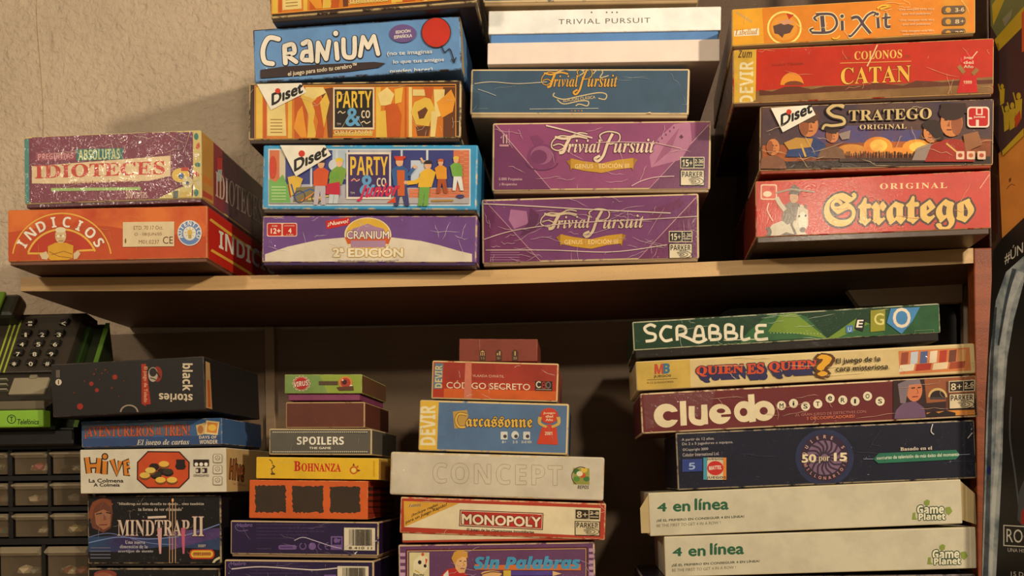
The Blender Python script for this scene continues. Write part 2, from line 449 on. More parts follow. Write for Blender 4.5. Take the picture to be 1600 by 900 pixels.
part('side_panel', bm, [M((156, 78, 42), 'wood', .25, scale=40.0)])

# black case behind the green box
a, b = at(1120, 470, .16), at(1494, 477, .16)
t = empty('carrying_case', ((a.x + b.x) / 2, .2, Z_LOW), 'black round-cornered case standing behind the green letter-tile game box', 'case')
bpy.context.view_layer.update()
bm = bmesh.new(); box_bm(bm, a.x, b.x, .16, .262, Z_LOW + .0005, b.z + .003)
es = [e for e in bm.edges if abs(e.verts[0].co.x - e.verts[1].co.x) < 1e-6 and abs(e.verts[0].co.z - e.verts[1].co.z) < 1e-6]
bmesh.ops.bevel(bm, geom=es, offset=.022, segments=6, affect='EDGES', profile=.5)
part('shell', bm, [M((20, 17, 15), 'plastic', .1)], t)
bm = bmesh.new(); box_bm(bm, a.x + .03, b.x - .03, .157, .161, Z_LOW + .03, b.z - .03, .004, 2)
part('front_panel', bm, [M((26, 22, 20), 'plastic', .1)], t)

# ------------------------------------------------------------------ posters on a standing board at the right
p_far = at(1546, 600, -.05); dirn = Vector((0.42, -0.907, 0)); dirn.normalize()
nrm = Vector((-dirn.y, dirn.x, 0)); nrm = -nrm if nrm.x > 0 else nrm
pf = Vector((p_far.x + .004, -.05, 0)); LEN = .062
def slab(bm, u0, u1, z0, z1, off, th, bev=0.0):
    """box on the board: u along it towards the viewer, off = distance in front of it"""
    q = []
    for u in (u0, u1):
        for o in (off, off + th):
            for z in (z0, z1):
                p = pf + dirn * u + nrm * o; q.append(bm.verts.new((p.x, p.y, z)))
    for f in ((0, 1, 3, 2), (4, 6, 7, 5), (0, 4, 5, 1), (2, 3, 7, 6), (0, 2, 6, 4), (1, 5, 7, 3)): bm.faces.new([q[i] for i in f])
def uz(px, py, off=.0):
    p = hit(px, py, pf + nrm * off, nrm); return (p - pf).dot(dirn), p.z
board = bmesh.new(); slab(board, -.0, LEN, 0, 2.6, -.012, .012)
tag(bm_obj('display_board', board, M((70, 44, 30), 'wood', .2)), 'brown upright board carrying the posters, right of the bookcase', 'board')
def poster(name, label, outline, off, base, art, fin):
    """a sheet with its own outline (picture points on the board) and 1.2 mm thickness"""
    bm = bmesh.new(); pts = [uz(x, y, off) for x, y in outline]
    fr = [bm.verts.new(pf + dirn * u + nrm * off + Vector((0, 0, z))) for u, z in pts]
    bk = [bm.verts.new(pf + dirn * u + nrm * (off - .0011) + Vector((0, 0, z))) for u, z in pts]
    n = len(pts); bm.faces.new(fr); bm.faces.new(bk[::-1])
    for i in range(n): bm.faces.new([fr[i], fr[(i + 1) % n], bk[(i + 1) % n], bk[i]])
    mats = [M(base, fin)]
    P = Print(bm, mats, (0, 0, 1), pf + nrm * off, nrm, Matrix.Identity(4), ((-9, 9),) * 3, nrm, fin)
    art(P)
    me = bpy.data.meshes.new(name); bm.to_mesh(me); bm.free()
    return tag(link(name, me, mats), label, 'poster', 'posters on the board at the right')
def art_top(P):
    Y = (205, 170, 40); G = (120, 120, 70); V = (92, 62, 70)
    P.poly([(1547, -30), (1600, -60), (1600, 30), (1560, 62), (1548, 40)], G)
    P.poly([(1550, 8), (1572, -25), (1578, -20), (1552, 40)], Y)
    P.poly([(1554, 62), (1600, 10), (1600, 40), (1560, 80)], Y)
    P.poly([(1566, 30), (1582, 14), (1580, 26), (1570, 42)], (150, 140, 110))
    for x, y, s_ in ((1566, 135, 1), (1573, 170, 1.2), (1582, 165, 1.3), (1592, 150, 1.4)):
        P.ell(x, y, 2.6 * s_, 4 * s_, Y, 10); P.poly([(x - 4 * s_, y + 5 * s_), (x + 4 * s_, y + 3 * s_), (x + 3 * s_, y + 26 * s_), (x - 3 * s_, y + 30 * s_)], Y)
        P.line([(x - 3 * s_, y + 8 * s_), (x - 6 * s_, y - 4 * s_)], 2.2, Y)
    P.poly([(1585, 185), (1594, 172), (1596, 186), (1588, 200)], (200, 70, 30))
    P.poly([(1566, 236), (1600, 200), (1600, 212), (1567, 244)], Y)
    P.poly([(1597, 20), (1612, 5), (1612, 75), (1597, 82)], (215, 90, 40))
def art_tan(P):
    P.poly([(1576, 280), (1580, 277), (1580, 282), (1577, 286)], (120, 70, 30))
    P.curve([(1573, 295), (1580, 288), (1586, 290)], 1.2, (140, 84, 36))
def art_black(P):
    S, S2, S3 = M((196, 202, 202), 'film', .3, (112, 128, 138), 40), M((226, 230, 228), 'film', .2, (170, 178, 182), 40), M((88, 100, 112), 'film', .3, (48, 52, 60), 40)
    P.poly([(1546, 560), (1556, 470), (1572, 425), (1600, 400), (1600, 440), (1584, 500), (1574, 560), (1568, 640), (1566, 720), (1562, 800), (1556, 905), (1534, 905), (1537, 800), (1541, 660)], S)
    P.curve([(1596, 425), (1578, 470), (1566, 540), (1562, 640), (1558, 720), (1552, 800), (1548, 900)], [12, 5], S2)
    P.curve([(1556, 480), (1550, 560), (1547, 660), (1544, 780), (1540, 900)], [4, 8], S3)
    P.curve([(1585, 420), (1572, 470), (1560, 540)], [7, 3], S3)
    P.curve([(1580, 620), (1578, 680), (1586, 740), (1592, 790)], 2.5, (84, 90, 96))
    P.poly([(1592, 770), (1604, 740), (1604, 830), (1590, 812)], (70, 74, 78))
    P.poly([(1596, 800), (1606, 785), (1606, 822), (1595, 818)], (170, 24, 24))
    P.ell(1545.5, 735, 3, 7, (22, 34, 110), 12)
    P.text('#ÚNETE', 1570, 392, 1622, 414, (222, 214, 196), 'r', sl=-.62, bold=.006)
    P.frame(1568, 820, 1613, 853, 1.6, (226, 220, 208), sl=.06)
    P.text('ROC', 1573, 826, 1612, 847, (230, 224, 214), 'r', sl=.06)
    P.text('UNA HISTOR', 1575, 856, 1618, 862, (214, 206, 196), 'r', sl=.06)
    P.text('15 DE', 1580, 893, 1605, 900, (214, 206, 196), 'r', sl=.06)
poster('poster', 'dark purple poster with yellow streaks and dancing silhouettes, topmost at the right edge', [(1547, -70), (1614, -96), (1614, 194), (1600, 208), (1566, 244), (1550, 200)], .0028, (74, 50, 50), art_top, 'gloss')
poster('poster', 'plain orange-tan sheet between the purple poster and the black poster', [(1560, 240), (1614, 186), (1614, 336), (1600, 345), (1566, 376)], .0014, (226, 146, 62), art_tan, 'matte')
poster('poster', 'black film-wrapped poster with silvery smoke and a boxed white title, below the orange-tan sheet', [(1552, 392), (1566, 372), (1600, 340), (1614, 330), (1614, 960), (1532, 960), (1540, 620)], .0042, (24, 19, 18), art_black, 'gloss')

# ------------------------------------------------------------------ drawer organiser (left) and the telephone on it
ORG_Y = .03
ox0, ox1 = at(-75, 700, ORG_Y).x, at(148, 700, ORG_Y).x
oz1 = at(60, 697, ORG_Y).z
org = empty('drawer_organizer', ((ox0 + ox1) / 2, .12, Z_LOW + .0005), 'black small-parts organizer with clear drawers under the telephone', 'organizer')
bpy.context.view_layer.update()
BLK = M((22, 18, 15), 'plastic', .15)
rows = [(703, 742), (752, 791), (800, 840), (852, 905), (915, 965)]
cols3 = [(-72, -42), (-38, 11), (20, 73), (80, 136)]
cols2 = [(-60, -8), (-4, 62), (70, 137)]
# frame: back, sides, top, bars
bm = bmesh.new(); box_bm(bm, ox0, ox1, ORG_Y + .15, ORG_Y + .155, Z_LOW + .0005, oz1)
for x in (ox0, ox1 - .004): box_bm(bm, x, x + .004, ORG_Y, ORG_Y + .15, Z_LOW + .0005, oz1)
box_bm(bm, ox0 + .004, ox1 - .004, ORG_Y, ORG_Y + .15, oz1 - .004, oz1); box_bm(bm, ox0 + .004, ox1 - .004, ORG_Y, ORG_Y + .15, Z_LOW + .0005, Z_LOW + .004)
for (a0, a1), (b0, b1) in zip(rows[:-1], rows[1:]):
    z0, z1 = at(60, b0, ORG_Y).z, at(60, a1, ORG_Y).z
    box_bm(bm, ox0 + .004, ox1 - .004, ORG_Y, ORG_Y + .15, z0 + .001, z1 - .001)
for ri, (a0, a1) in enumerate(rows):
    cs = cols3 if ri < 3 else cols2
    z0, z1 = at(60, a1, ORG_Y).z - .0005, at(60, a0, ORG_Y).z + .0005
    for (c0, c1), (d0, d1) in zip(cs[:-1], cs[1:]):
        box_bm(bm, at(c1, 700, ORG_Y).x + .001, at(d0, 700, ORG_Y).x - .001, ORG_Y, ORG_Y + .15, z0, z1)
part('frame', bm, [BLK], org)
CL = bpy.data.materials.new('clear_plastic'); CL.use_nodes = True
p = CL.node_tree.nodes['Principled BSDF']; p.inputs['Base Color'].default_value = lin((150, 130, 104)); p.inputs['Roughness'].default_value = .22
p.inputs['Alpha'].default_value = .17; p.inputs['Specular IOR Level'].default_value = .6
CLL = CL.copy(); CLL.name = 'clear_plastic_lip'; CLL.node_tree.nodes['Principled BSDF'].inputs['Alpha'].default_value = .34; CLL.node_tree.nodes['Principled BSDF'].inputs['Base Color'].default_value = lin((196, 176, 144))
rnd = random.Random(3); LUMPS = [(150, 70, 40), (190, 160, 90), (90, 80, 60), (170, 60, 50), (120, 110, 90), (60, 90, 60), (205, 180, 140)]
for ri, (a0, a1) in enumerate(rows[:4]):
    for c0, c1 in (cols3 if ri < 3 else cols2):
        x0, x1 = at(c0, 700, ORG_Y).x + .001, at(c1, 700, ORG_Y).x - .001
        z0, z1 = at(60, a1, ORG_Y).z + .0012, at(60, a0, ORG_Y).z - .001
        if x0 < ox0 + .004: continue
        bm = bmesh.new(); y = ORG_Y + .002; zm = z1 - (z1 - z0) * .30
        box_bm(bm, x0, x1, y, y + .0016, z0, zm, .0004, 1)                 # front
        box_bm(bm, x0, x0 + .0014, y + .0016, y + .13, z0, z1 - .004); box_bm(bm, x1 - .0014, x1, y + .0016, y + .13, z0, z1 - .004)
        box_bm(bm, x0 + .0014, x1 - .0014, y + .0016, y + .13, z0, z0 + .0014)
        d = part('drawer', bm, [CL], org)
        bm = bmesh.new(); vs = []                                           # the sloping finger lip along the top of the front
        for x in (x0, x1):
            for yy, zz in ((y, zm), (y - .009, zm + .004), (y - .009, zm + .0058), (y + .001, z1 - .001), (y + .0025, z1 - .001)): vs.append(bm.verts.new((x, yy, zz)))
        for k in range(5): bm.faces.new([vs[k], vs[(k + 1) % 5], vs[5 + (k + 1) % 5], vs[5 + k]])
        bm.faces.new(vs[:5][::-1]); bm.faces.new(vs[5:])
        part('lip', bm, [CLL], d)
        bm = bmesh.new()
        mats = [M(c_, 'plastic', .3) for c_ in rnd.sample(LUMPS, 3)]
        for k in range(9):
            cx = rnd.uniform(x0 + .012, x1 - .012); s_ = rnd.uniform(.007, .012); cy = y + rnd.uniform(.012, .06)
            mtx = Matrix.Translation((cx, cy, z0 + .0016 + s_ * .62)) @ Matrix.Rotation(rnd.uniform(0, 3), 4, 'Z') @ Matrix.Diagonal((s_ * rnd.uniform(.8, 1.4), s_, s_ * .6, 1))
            g = bmesh.ops.create_icosphere(bm, subdivisions=1, radius=1, matrix=mtx)
            for f in {f for v in g['verts'] for f in v.link_faces}: f.material_index = k % 3
        o = bm_obj('small_parts', bm, mats)
        tag(o, 'loose odds and ends heaped in a clear drawer of the black organizer', 'small parts', 'odds and ends in the clear drawers', 'stuff')
# telephone: wedge body, everything laid out on its sloping face
GRN, DGR, PBK = M((132, 182, 50), 'plastic', .08), M((36, 54, 18), 'plastic', .1), M((48, 42, 34), 'plastic', .12)
far_, near_ = at(130, 490, .105), at(95, 592, .045)
fn = Vector((0, -(far_.z - near_.z), (far_.y - near_.y))); fn.normalize()   # slope normal (up and towards the viewer)
ph = empty('telephone', (at(20, 690, .06).x, .09, oz1), 'green and black push-button desk telephone on the organizer', 'telephone')
bpy.context.view_layer.update()
face0 = near_.copy()
def fpt(px, py, off=0.0): return hit(px, py, face0 + fn * off, fn)
FP = lambda px, py: (fpt(px, py).x, (fpt(px, py) - face0).dot(Vector((0, -fn.z, fn.y)) * -1))
sl_dir = Vector((0, fn.z, -fn.y)) * -1
if sl_dir.z < 0: sl_dir = -sl_dir
def face_box(bm, px0, py0, px1, py1, h, base=-.004, bev=.0012):
    """a plate lying on the sloping face between two picture points"""
    a, b = fpt(px0, py1), fpt(px1, py0)
    u0, u1 = a.x, b.x; v0, v1 = (a - face0).dot(sl_dir), (b - face0).dot(sl_dir)
    b2 = bmesh.new(); box_bm(b2, u0, u1, v0, v1, base, h, bev, 2)
    mw = Matrix(((1, 0, 0, 0), (0, sl_dir.y, fn.y, face0.y), (0, sl_dir.z, fn.z, face0.z), (0, 0, 0, 1)))
    bmesh.ops.transform(b2, matrix=mw, verts=b2.verts)
    me = bpy.data.meshes.new('t'); b2.to_mesh(me); b2.free(); bm.from_mesh(me); bpy.data.meshes.remove(me)
# body: extruded wedge, green shell
def wedge(bm, x0, x1, prof):
    a = [bm.verts.new((x0, y, z)) for y, z in prof]; b = [bm.verts.new((x1, y, z)) for y, z in prof]
    n = len(prof)
    for i in range(n): bm.faces.new([a[i], a[(i + 1) % n], b[(i + 1) % n], b[i]])
    bm.faces.new(a[::-1]); bm.faces.new(b)
top_p = face0 + sl_dir * ((far_ - face0).dot(sl_dir) + .006); low_p = face0 - sl_dir * .028
gz0, gz1 = at(50, 668, -.0).z, at(50, 641, -.0).z
xl, xr = at(-120, 600, .04).x, at(78, 570, -.035).x - .0265
xr2 = at(150, 500, .10).x
bm = bmesh.new()
prof = [(.0, oz1 + .024), (.0, gz1 + .002), (low_p.y, low_p.z - .004), (top_p.y, top_p.z - .004), (top_p.y + .03, top_p.z - .01), (top_p.y + .045, oz1 + .012), (.03, oz1 + .012)]
wedge(bm, xl, xr, prof)
part('body', bm, [PBK], ph)
bm = bmesh.new()
prof2 = [(.012, oz1 + .02), (.012, gz0 + .002), (low_p.y, low_p.z - .022), (top_p.y, top_p.z - .022), (top_p.y + .03, top_p.z - .026), (top_p.y + .044, oz1 + .014)]
wedge(bm, xr, xr + .006, prof2); part('side_strip', bm, [DGR], ph)
a = at(131, 568, .06).x; b_ = at(153, 497, .105).x
bm = bmesh.new(); wedge(bm, xr + .0062, xr + .026, [(.02, oz1 + .014), (.02, gz0), (low_p.y, low_p.z - .04), (top_p.y + .012, top_p.z - .018), (top_p.y + .044, oz1 + .014)]); part('side_shell', bm, [M((30, 36, 18), 'plastic', .1)], ph)
bm = bmesh.new(); L0 = Vector((xr + .0225, low_p.y, low_p.z - .04)); L1 = Vector((xr + .0225, top_p.y + .012, top_p.z - .018))
v = [bm.verts.new(q) for q in (L0 + Vector((-.002, 0, -.001)), L0 + Vector((.004, 0, -.001)), L1 + Vector((.004, 0, -.001)), L1 + Vector((-.002, 0, -.001)), L0 + Vector((-.002, 0, .002)), L0 + Vector((.004, 0, .002)), L1 + Vector((.004, 0, .002)), L1 + Vector((-.002, 0, .002)))]
for q in ((0, 1, 2, 3), (4, 5, 6, 7), (0, 1, 5, 4), (1, 2, 6, 5), (2, 3, 7, 6), (3, 0, 4, 7)): bm.faces.new([v[i] for i in q])
part('edge_strip', bm, [M((84, 118, 40), 'plastic', .1)], ph)
bm = bmesh.new(); box_bm(bm, xl, xr + .001, -.006, .012, gz0, gz1, .002, 2)
fs = part('front_strip', bm, [GRN], ph)
bm = bmesh.new(); mats = []
P = Print(bm, mats, (0, 0, 1), Vector((0, -.006, 0)), Vector((0, -1, 0)), Matrix.Identity(4), ((-9, 9),) * 3, Vector((0, -1, 0)), 'print')
dk = (30, 48, 14)
P.ring(18, 655, 6.5, 6.5, 1.3, dk); P.text('T', 15.5, 651, 20.5, 659, dk, 'b'); P.text('Telefónica', 27, 655, 61, 663, dk, 'rb', sh=.12)
me = bpy.data.meshes.new('logo'); bm.to_mesh(me); bm.free(); lo = link('logo', me, mats); lo.parent = fs
bm = bmesh.new(); box_bm(bm, xl, xr, -.002, .010, gz1 + .0005, gz1 + .012, .002, 2); part('front_bar', bm, [M((104, 92, 72), 'plastic', .1)], ph)
bm = bmesh.new(); box_bm(bm, xl + .01, xr + .03, .012, .14, oz1 + .0, oz1 + .02, .002, 1); part('base', bm, [M((16, 13, 10), 'plastic', .1)], ph)
# face plate, label window, stripes, keys
bm = bmesh.new(); face_box(bm, -90, 494, 131, 586, .0025); part('face_plate', bm, [M((56, 48, 38), 'plastic', .1)], ph)
bm = bmesh.new(); face_box(bm, 13, 590, 78, 617, .0015); part('name_window', bm, [M((150, 138, 112), 'gloss', .1)], ph)
bm = bmesh.new(); face_box(bm, 46, 587, 60, 593, .003); part('window_catch', bm, [M((130, 120, 98), 'plastic', .1)], ph)
for k in range(3):
    bm = bmesh.new(); h = .0031
    q = [fpt(17 + 7.5 * k, 500, h), fpt(19.5 + 7.5 * k, 500, h), fpt(-8 + 7.5 * k, 582, h), fpt(-10.5 + 7.5 * k, 582, h)]
    lo_ = [x - fn * .001 for x in q]; v = [bm.verts.new(x) for x in q + lo_]
    for f in ((0, 1, 2, 3), (4, 5, 6, 7), (0, 1, 5, 4), (1, 2, 6, 5), (2, 3, 7, 6), (3, 0, 4, 7)): bm.faces.new([v[i] for i in f])
    part('stripe', bm, [M((158, 170, 60), 'plastic', .1)], ph)
KEY, KTX = M((30, 25, 20), 'plastic', .1), (214, 204, 180)
keys = [('=', 51, 506), ('<', 103, 506)]
for r_, row in enumerate((('1', '2', '3'), ('4', '5', '6'), ('7', '8', '9'), ('*', '0', '#'))):
    for c_, t_ in enumerate(row): keys.append((t_, 44 - 6 * r_ + 26 * c_, 523.5 + 15.2 * r_))
for t_, x, y in keys:
    bm = bmesh.new(); face_box(bm, x - 9, y - 4.2, x + 9, y + 5.2, .0075, .002, .0015)
    k = part('key', bm, [KEY], ph); bm = bmesh.new(); mats = []
    P = Print(bm, mats, (0, 0, 1), face0 + fn * .0077, fn, Matrix.Identity(4), ((-9, 9),) * 3, fn, 'print')
    P.text(t_, x - (5.2 if t_ == '1' else 7), y - 3.6, x - (2.6 if t_ == '1' else 1), y + 2.6, KTX, 'rb'); me = bpy.data.meshes.new('digit'); bm.to_mesh(me); bm.free()
    d = link('digit', me, mats); d.parent = k
# handset lying in its cradle at the left
bm = bmesh.new(); face_box(bm, -100, 476, 46, 514, .024, .0, .006); part('handset', bm, [M((44, 42, 30), 'plastic', .1)], ph)
bm = bmesh.new(); face_box(bm, -110, 478, 26, 514, .030, .0245, .0025); part('handset_grip', bm, [M((100, 140, 34), 'plastic', .1)], ph)
for k in range(3):
    bm = bmesh.new(); face_box(bm, -40, 592 + 8 * k, 12, 595 + 8 * k, .002, -.003, .0004); part('grille_bar', bm, [M((150, 144, 120), 'plastic', .1)], ph)
# ------------------------------------------------------------------ game boxes
Z1, Z2, Z3, Z4, Z5 = (0, 150, 3.0), (370, 0, 4.0), (370, 200, 3.75), (720, 0, 3.7209), (720, 180, 3.6)
Z6, Z7 = (1100, 0, 3.2), (1100, 140, 2.648)
L1, L2, L3, L4 = (0, 420, 3.4629), (0, 640, 3.4625), (340, 560, 5.0), (340, 700, 4.5)
L5, L6, L7, L8 = (600, 500, 4.0917), (600, 690, 4.2861), (960, 420, 2.6667), (960, 640, 2.6667)
UP, LO = 'game boxes piled on the upper board', 'game boxes piled under the upper board'
WH, CREAM, BK = (238, 230, 212), (226, 210, 178), (26, 22, 20)

def diset(p, q, t0, t1, h, dot):
    """white tilted maker's tab: black lettering with a red dot over the i"""
    p.poly(q, WH)
    (x0, y0), (x1, y1) = t0, t1
    sl = (y1 - y0) / (x1 - x0)
    p.text('Dıset', x0, y0 - h, x1, y0, BK, 'rb', sl=sl, bold=.018)
    p.ell(dot[0], dot[1], dot[2], dot[2], (206, 52, 24), 16)
def parker(p, x0, y0, x1, y1, big='15+', small='2-36', ink=BK, paper=CREAM, sl=0):
    """two-storey maker's block: age and player boxes above, name over a swirl below"""
    h = y1 - y0; w_ = x1 - x0; t = max(1.5, w_ * .03)
    ym = y0 + h * .40
    p.rect(x0, y0, x1, ym, paper, sl); p.rect(x0 + t, y0 + t, x0 + w_ * .55, ym - t, ink, sl); p.rect(x0 + w_ * .55 + t, y0 + t + sl * w_ * .55, x1 - t, ym - t + sl * w_ * .55, ink, sl)
    p.text(big, x0 + w_ * .08, y0 + h * .09, x0 + w_ * .5, ym - h * .07, paper, 'b', sl=sl); p.text(small, x0 + w_ * .60, y0 + h * .08 + sl * w_ * .6, x1 - w_ * .05, ym - h * .18, paper, 'b', sl=sl)
    p.rect(x0 + w_ * .6, ym - h * .13 + sl * w_ * .6, x1 - w_ * .06, ym - h * .10 + sl * w_ * .6, paper, sl)
    yb = y0 + h * .45
    p.rect(x0, yb, x1, y1, paper, sl); p.frame(x0, yb, x1, y1, t, ink, sl)
    p.text('PARKER', x0 + w_ * .07, yb + h * .06, x1 - w_ * .07, yb + h * .25, ink, 'b', sl=sl)
    cx, cy = x0 + w_ * .5, yb + h * .40 + sl * w_ * .5
    for k in range(3):
        rx, ry = w_ * (.15 + .145 * k), h * (.036 + .048 * k)
        p.ring(cx + w_ * .01 * k, cy, rx, ry, max(1.6, h * .022), ink, -150 + 25 * k, 120 - 20 * k, 20)
    p.ell(cx, cy, w_ * .05, h * .012, ink, 10)
def person(p, x, y, s, skin, hair, top, legs=None, lean=0.0, arm=None):
    """small printed figure: head at x, y; s = head radius"""
    if legs: 
        p.poly([(x - s * 1.2 + lean, y + s * 5), (x + s * 1.3 + lean, y + s * 5), (x + s * 1.6 + lean * 2, y + s * 10), (x + s * .5 + lean * 2, y + s * 10), (x + lean, y + s * 6.5), (x - s * .6 + lean, y + s * 10), (x - s * 1.6 + lean, y + s * 10)], legs)
    p.poly([(x - s * .6, y + s * .9), (x + s * .6, y + s * .9), (x + s * 1.9, y + s * 1.8), (x + s * 1.7 + lean, y + s * 5.4), (x - s * 1.6 + lean, y + s * 5.4), (x - s * 1.9, y + s * 1.9)], top)
    if arm: p.line([(x + s * 1.4, y + s * 2.2), (x + arm[0] * .6, y + s * 3.0), (x + arm[0], y + arm[1])], s * .8, top); p.ell(x + arm[0], y + arm[1], s * .45, s * .45, skin, 8)
    p.ell(x, y, s * .85, s * 1.1, skin, 14); p.ell(x, y - s * .55, s * .95, s * .65, hair, 12, 150, 390)
def barcode(p, x0, y0, x1, y1, seed):
    p.rect(x0, y0, x1, y1, (222, 208, 178)); r = random.Random(seed); x = x0 + (x1 - x0) * .16
    while x < x1 - (x1 - x0) * .10:
        wd = r.choice((1.2, 1.8, 2.6, 3.4)); p.rect(x, y0 + (y1 - y0) * .07, x + wd, y0 + (y1 - y0) * .80, (40, 30, 26)); x += wd + r.choice((1.5, 2.2, 3.2))
    p.text('8 410 11', x0 + (x1 - x0) * .16, y0 + (y1 - y0) * .84, x1 - (x1 - x0) * .1, y0 + (y1 - y0) * .95, (40, 30, 26), 'r')

# ---- upper board, first pile
b = Box('orange-red game box under the cellophaned one, arched white lettering over a man', Z1, [(28, 533), (968, 515), (975, 775), (45, 795)], -.058, .27, (192, 74, 30), 'print', 0, (190, 120, 70), .45, .0014, .004, (112, 74, 56), UP)
p = b.f
ORG = M((216, 112, 44), 'print', .35, (186, 62, 26), 14)
p.poly([(30, 535), (966, 518), (972, 660), (700, 640), (500, 610), (300, 600), (36, 640)], ORG)
YL = (228, 176, 66)
p.ring(290, 770, 232, 220, 6, YL, -172, -8, 30)
p.poly([(130, 735), (180, 660), (230, 638), (290, 628), (350, 640), (400, 668), (440, 720)], (186, 56, 30))
p.ring(290, 790, 168, 165, 9, YL, -160, -22, 24); p.line([(130, 738), (205, 738)], 9, YL); p.line([(370, 725), (440, 722)], 9, YL)
p.arc('INDICIOS', 286, 800, 186, -158, -24, 50, WH, 'b')
p.ell(285, 655, 26, 36, (214, 186, 136), 18); p.ell(285, 628, 25, 13, (230, 214, 176), 14); p.line([(262, 655), (308, 655)], 3, (90, 60, 40)); p.ell(274, 657, 8, 6, (240, 226, 190), 10); p.ell(297, 657, 8, 6, (240, 226, 190), 10); p.line([(275, 680), (296, 680)], 3, (120, 70, 50))
p.poly([(225, 705), (262, 688), (310, 688), (345, 702), (342, 760), (318, 772), (240, 772), (226, 760)], (216, 158, 40)); p.line([(240, 745), (300, 728), (340, 742)], 3, (140, 84, 24)); p.line([(232, 730), (275, 752), (335, 760)], 3, (140, 84, 24))
p.poly([(186, 742), (218, 728), (230, 750), (222, 768), (198, 765)], (216, 190, 150)); p.poly([(345, 740), (366, 722), (378, 740), (362, 764), (346, 766)], (216, 190, 150))
b.scuffs(10, (220, 150, 96), 2.5, 3)
def lab(p):
    p.rect(577, 592, 818, 708, (222, 200, 160), -.012)
    for y, x0, x1, t in ((610, 628, 766, 'ETD. 70 17 Oct.'), (642, 632, 760, 'O - 08/JUN/05'), (676, 652, 748, 'M01.0237')): p.text(t, x0, y, x1, y + 18, (130, 84, 60), 'r', sl=-.01)
    p.text('CE', 765, 660, 812, 694, (90, 60, 46), 'r'); p.ell(590, 680, 4, 12, (130, 90, 66))
b.part_print('price_label', lab)
def seal(p):
    p.ell(890, 643, 57, 60, (216, 214, 208), 28); p.ell(890, 643, 52, 55, (110, 138, 190), 28); p.ell(890, 645, 30, 33, (226, 222, 206), 22)
    p.arc('AUTENTICO', 890, 643, 35, -215, 35, 20, WH, 'b'); p.ell(892, 640, 12, 14, (214, 178, 90), 14); p.rect(885, 652, 899, 668, (180, 150, 80), 0)
    for k in range(8):
        a = math.radians(k * 45); p.line([(892 + 16 * math.cos(a), 640 + 17 * math.sin(a)), (892 + 24 * math.cos(a), 640 + 25 * math.sin(a))], 3, (214, 178, 90))
b.part_print('round_sticker', seal)
p = b.r
p.poly([(976, 520), (1230, 690), (1230, 940), (980, 780)], (196, 36, 22)); p.line([(985, 578), (1078, 646), (1250, 770)], 12, (232, 176, 66)); p.line([(990, 722), (1080, 775), (1250, 880)], 12, (232, 176, 66))
p.text('INDICIOS', 1026, 628, 1330, 712, WH, 'b', sl=.50)
b.done()

b = Box('purple game box wrapped in crinkled cellophane with red letters on a cream banner', Z1, [(105, 197), (943, 150), (945, 503), (117, 518)], -.056, .26, (112, 46, 70), 'wrap', 0, (206, 190, 130), .7, .0024, .004, (90, 40, 56), UP)
p = b.f
p.poly([(150, 190), (830, 162), (826, 500), (146, 508)], (124, 50, 72))
p.poly([(108, 205), (135, 200), (138, 510), (118, 512)], (66, 132, 124)); p.poly([(905, 160), (938, 158), (940, 495), (905, 498)], (208, 186, 110))
for k in range(7): p.ell(920 + (k % 2) * 10, 190 + k * 44, 11, 17, [(60, 120, 110), (196, 90, 50), (212, 190, 150)][k % 3], 10, rot=30 * k)
p.rect(170, 268, 356, 306, (150, 66, 84), -.03); p.text('PREGUNTAS', 180, 272, 345, 298, (214, 150, 150), 'b', sl=-.03)
p.rect(358, 250, 577, 304, (40, 112, 104), -.03); p.text('ABSOLUTAS', 368, 252, 562, 302, (204, 206, 140), 'b', sl=-.03)
p.poly([(150, 330), (800, 280), (800, 375), (700, 398), (300, 412), (150, 410)], (224, 196, 152))
p.text('IDIOTECES', 165, 326, 772, 388, (196, 62, 40), 's', sl=-.035, bold=.01)
p.text('para saber de todo', 320, 400, 620, 420, (150, 60, 50), 'r', sl=-.03)
p.rect(240, 432, 660, 446, (160, 190, 110), -.01); p.text('300 cartas', 590, 442, 690, 482, (206, 160, 150), 'b', sl=-.02)
p.poly([(740, 500), (842, 430), (900, 420), (900, 500)], (206, 186, 116)); p.ell(848, 372, 42, 34, (226, 186, 80), 18); p.ell(880, 405, 26, 28, (216, 200, 150), 14); p.ell(850, 375, 13, 15, (80, 110, 150), 12); p.ell(880, 410, 9, 10, (60, 90, 120), 10); p.rect(850, 335, 885, 352, (190, 60, 40), 0); p.rect(812, 445, 836, 484, (90, 100, 100), 0); p.ell(868, 470, 28, 22, (200, 170, 90), 14)
b.scuffs(26, (228, 206, 180), 3, 9, 1.3)
p = b.r
p.poly([(946, 160), (1050, 230), (1052, 600), (948, 505)], (150, 40, 54)); p.poly([(946, 150), (1000, 190), (1000, 510), (948, 500)], (212, 150, 60)); p.poly([(948, 370), (996, 395), (996, 430), (948, 400)], (226, 130, 40)); p.poly([(950, 440), (996, 470), (996, 490), (950, 470)], (200, 60, 40))
p.line([(1030, 290), (1030, 345)], 24, (206, 44, 40)); p.line([(1030, 345), (1030, 400)], 20, (180, 190, 190)); p.text('IDIOTECES', 1010, 350, 1230, 470, (230, 206, 176), 's', sl=.62)
b.done()

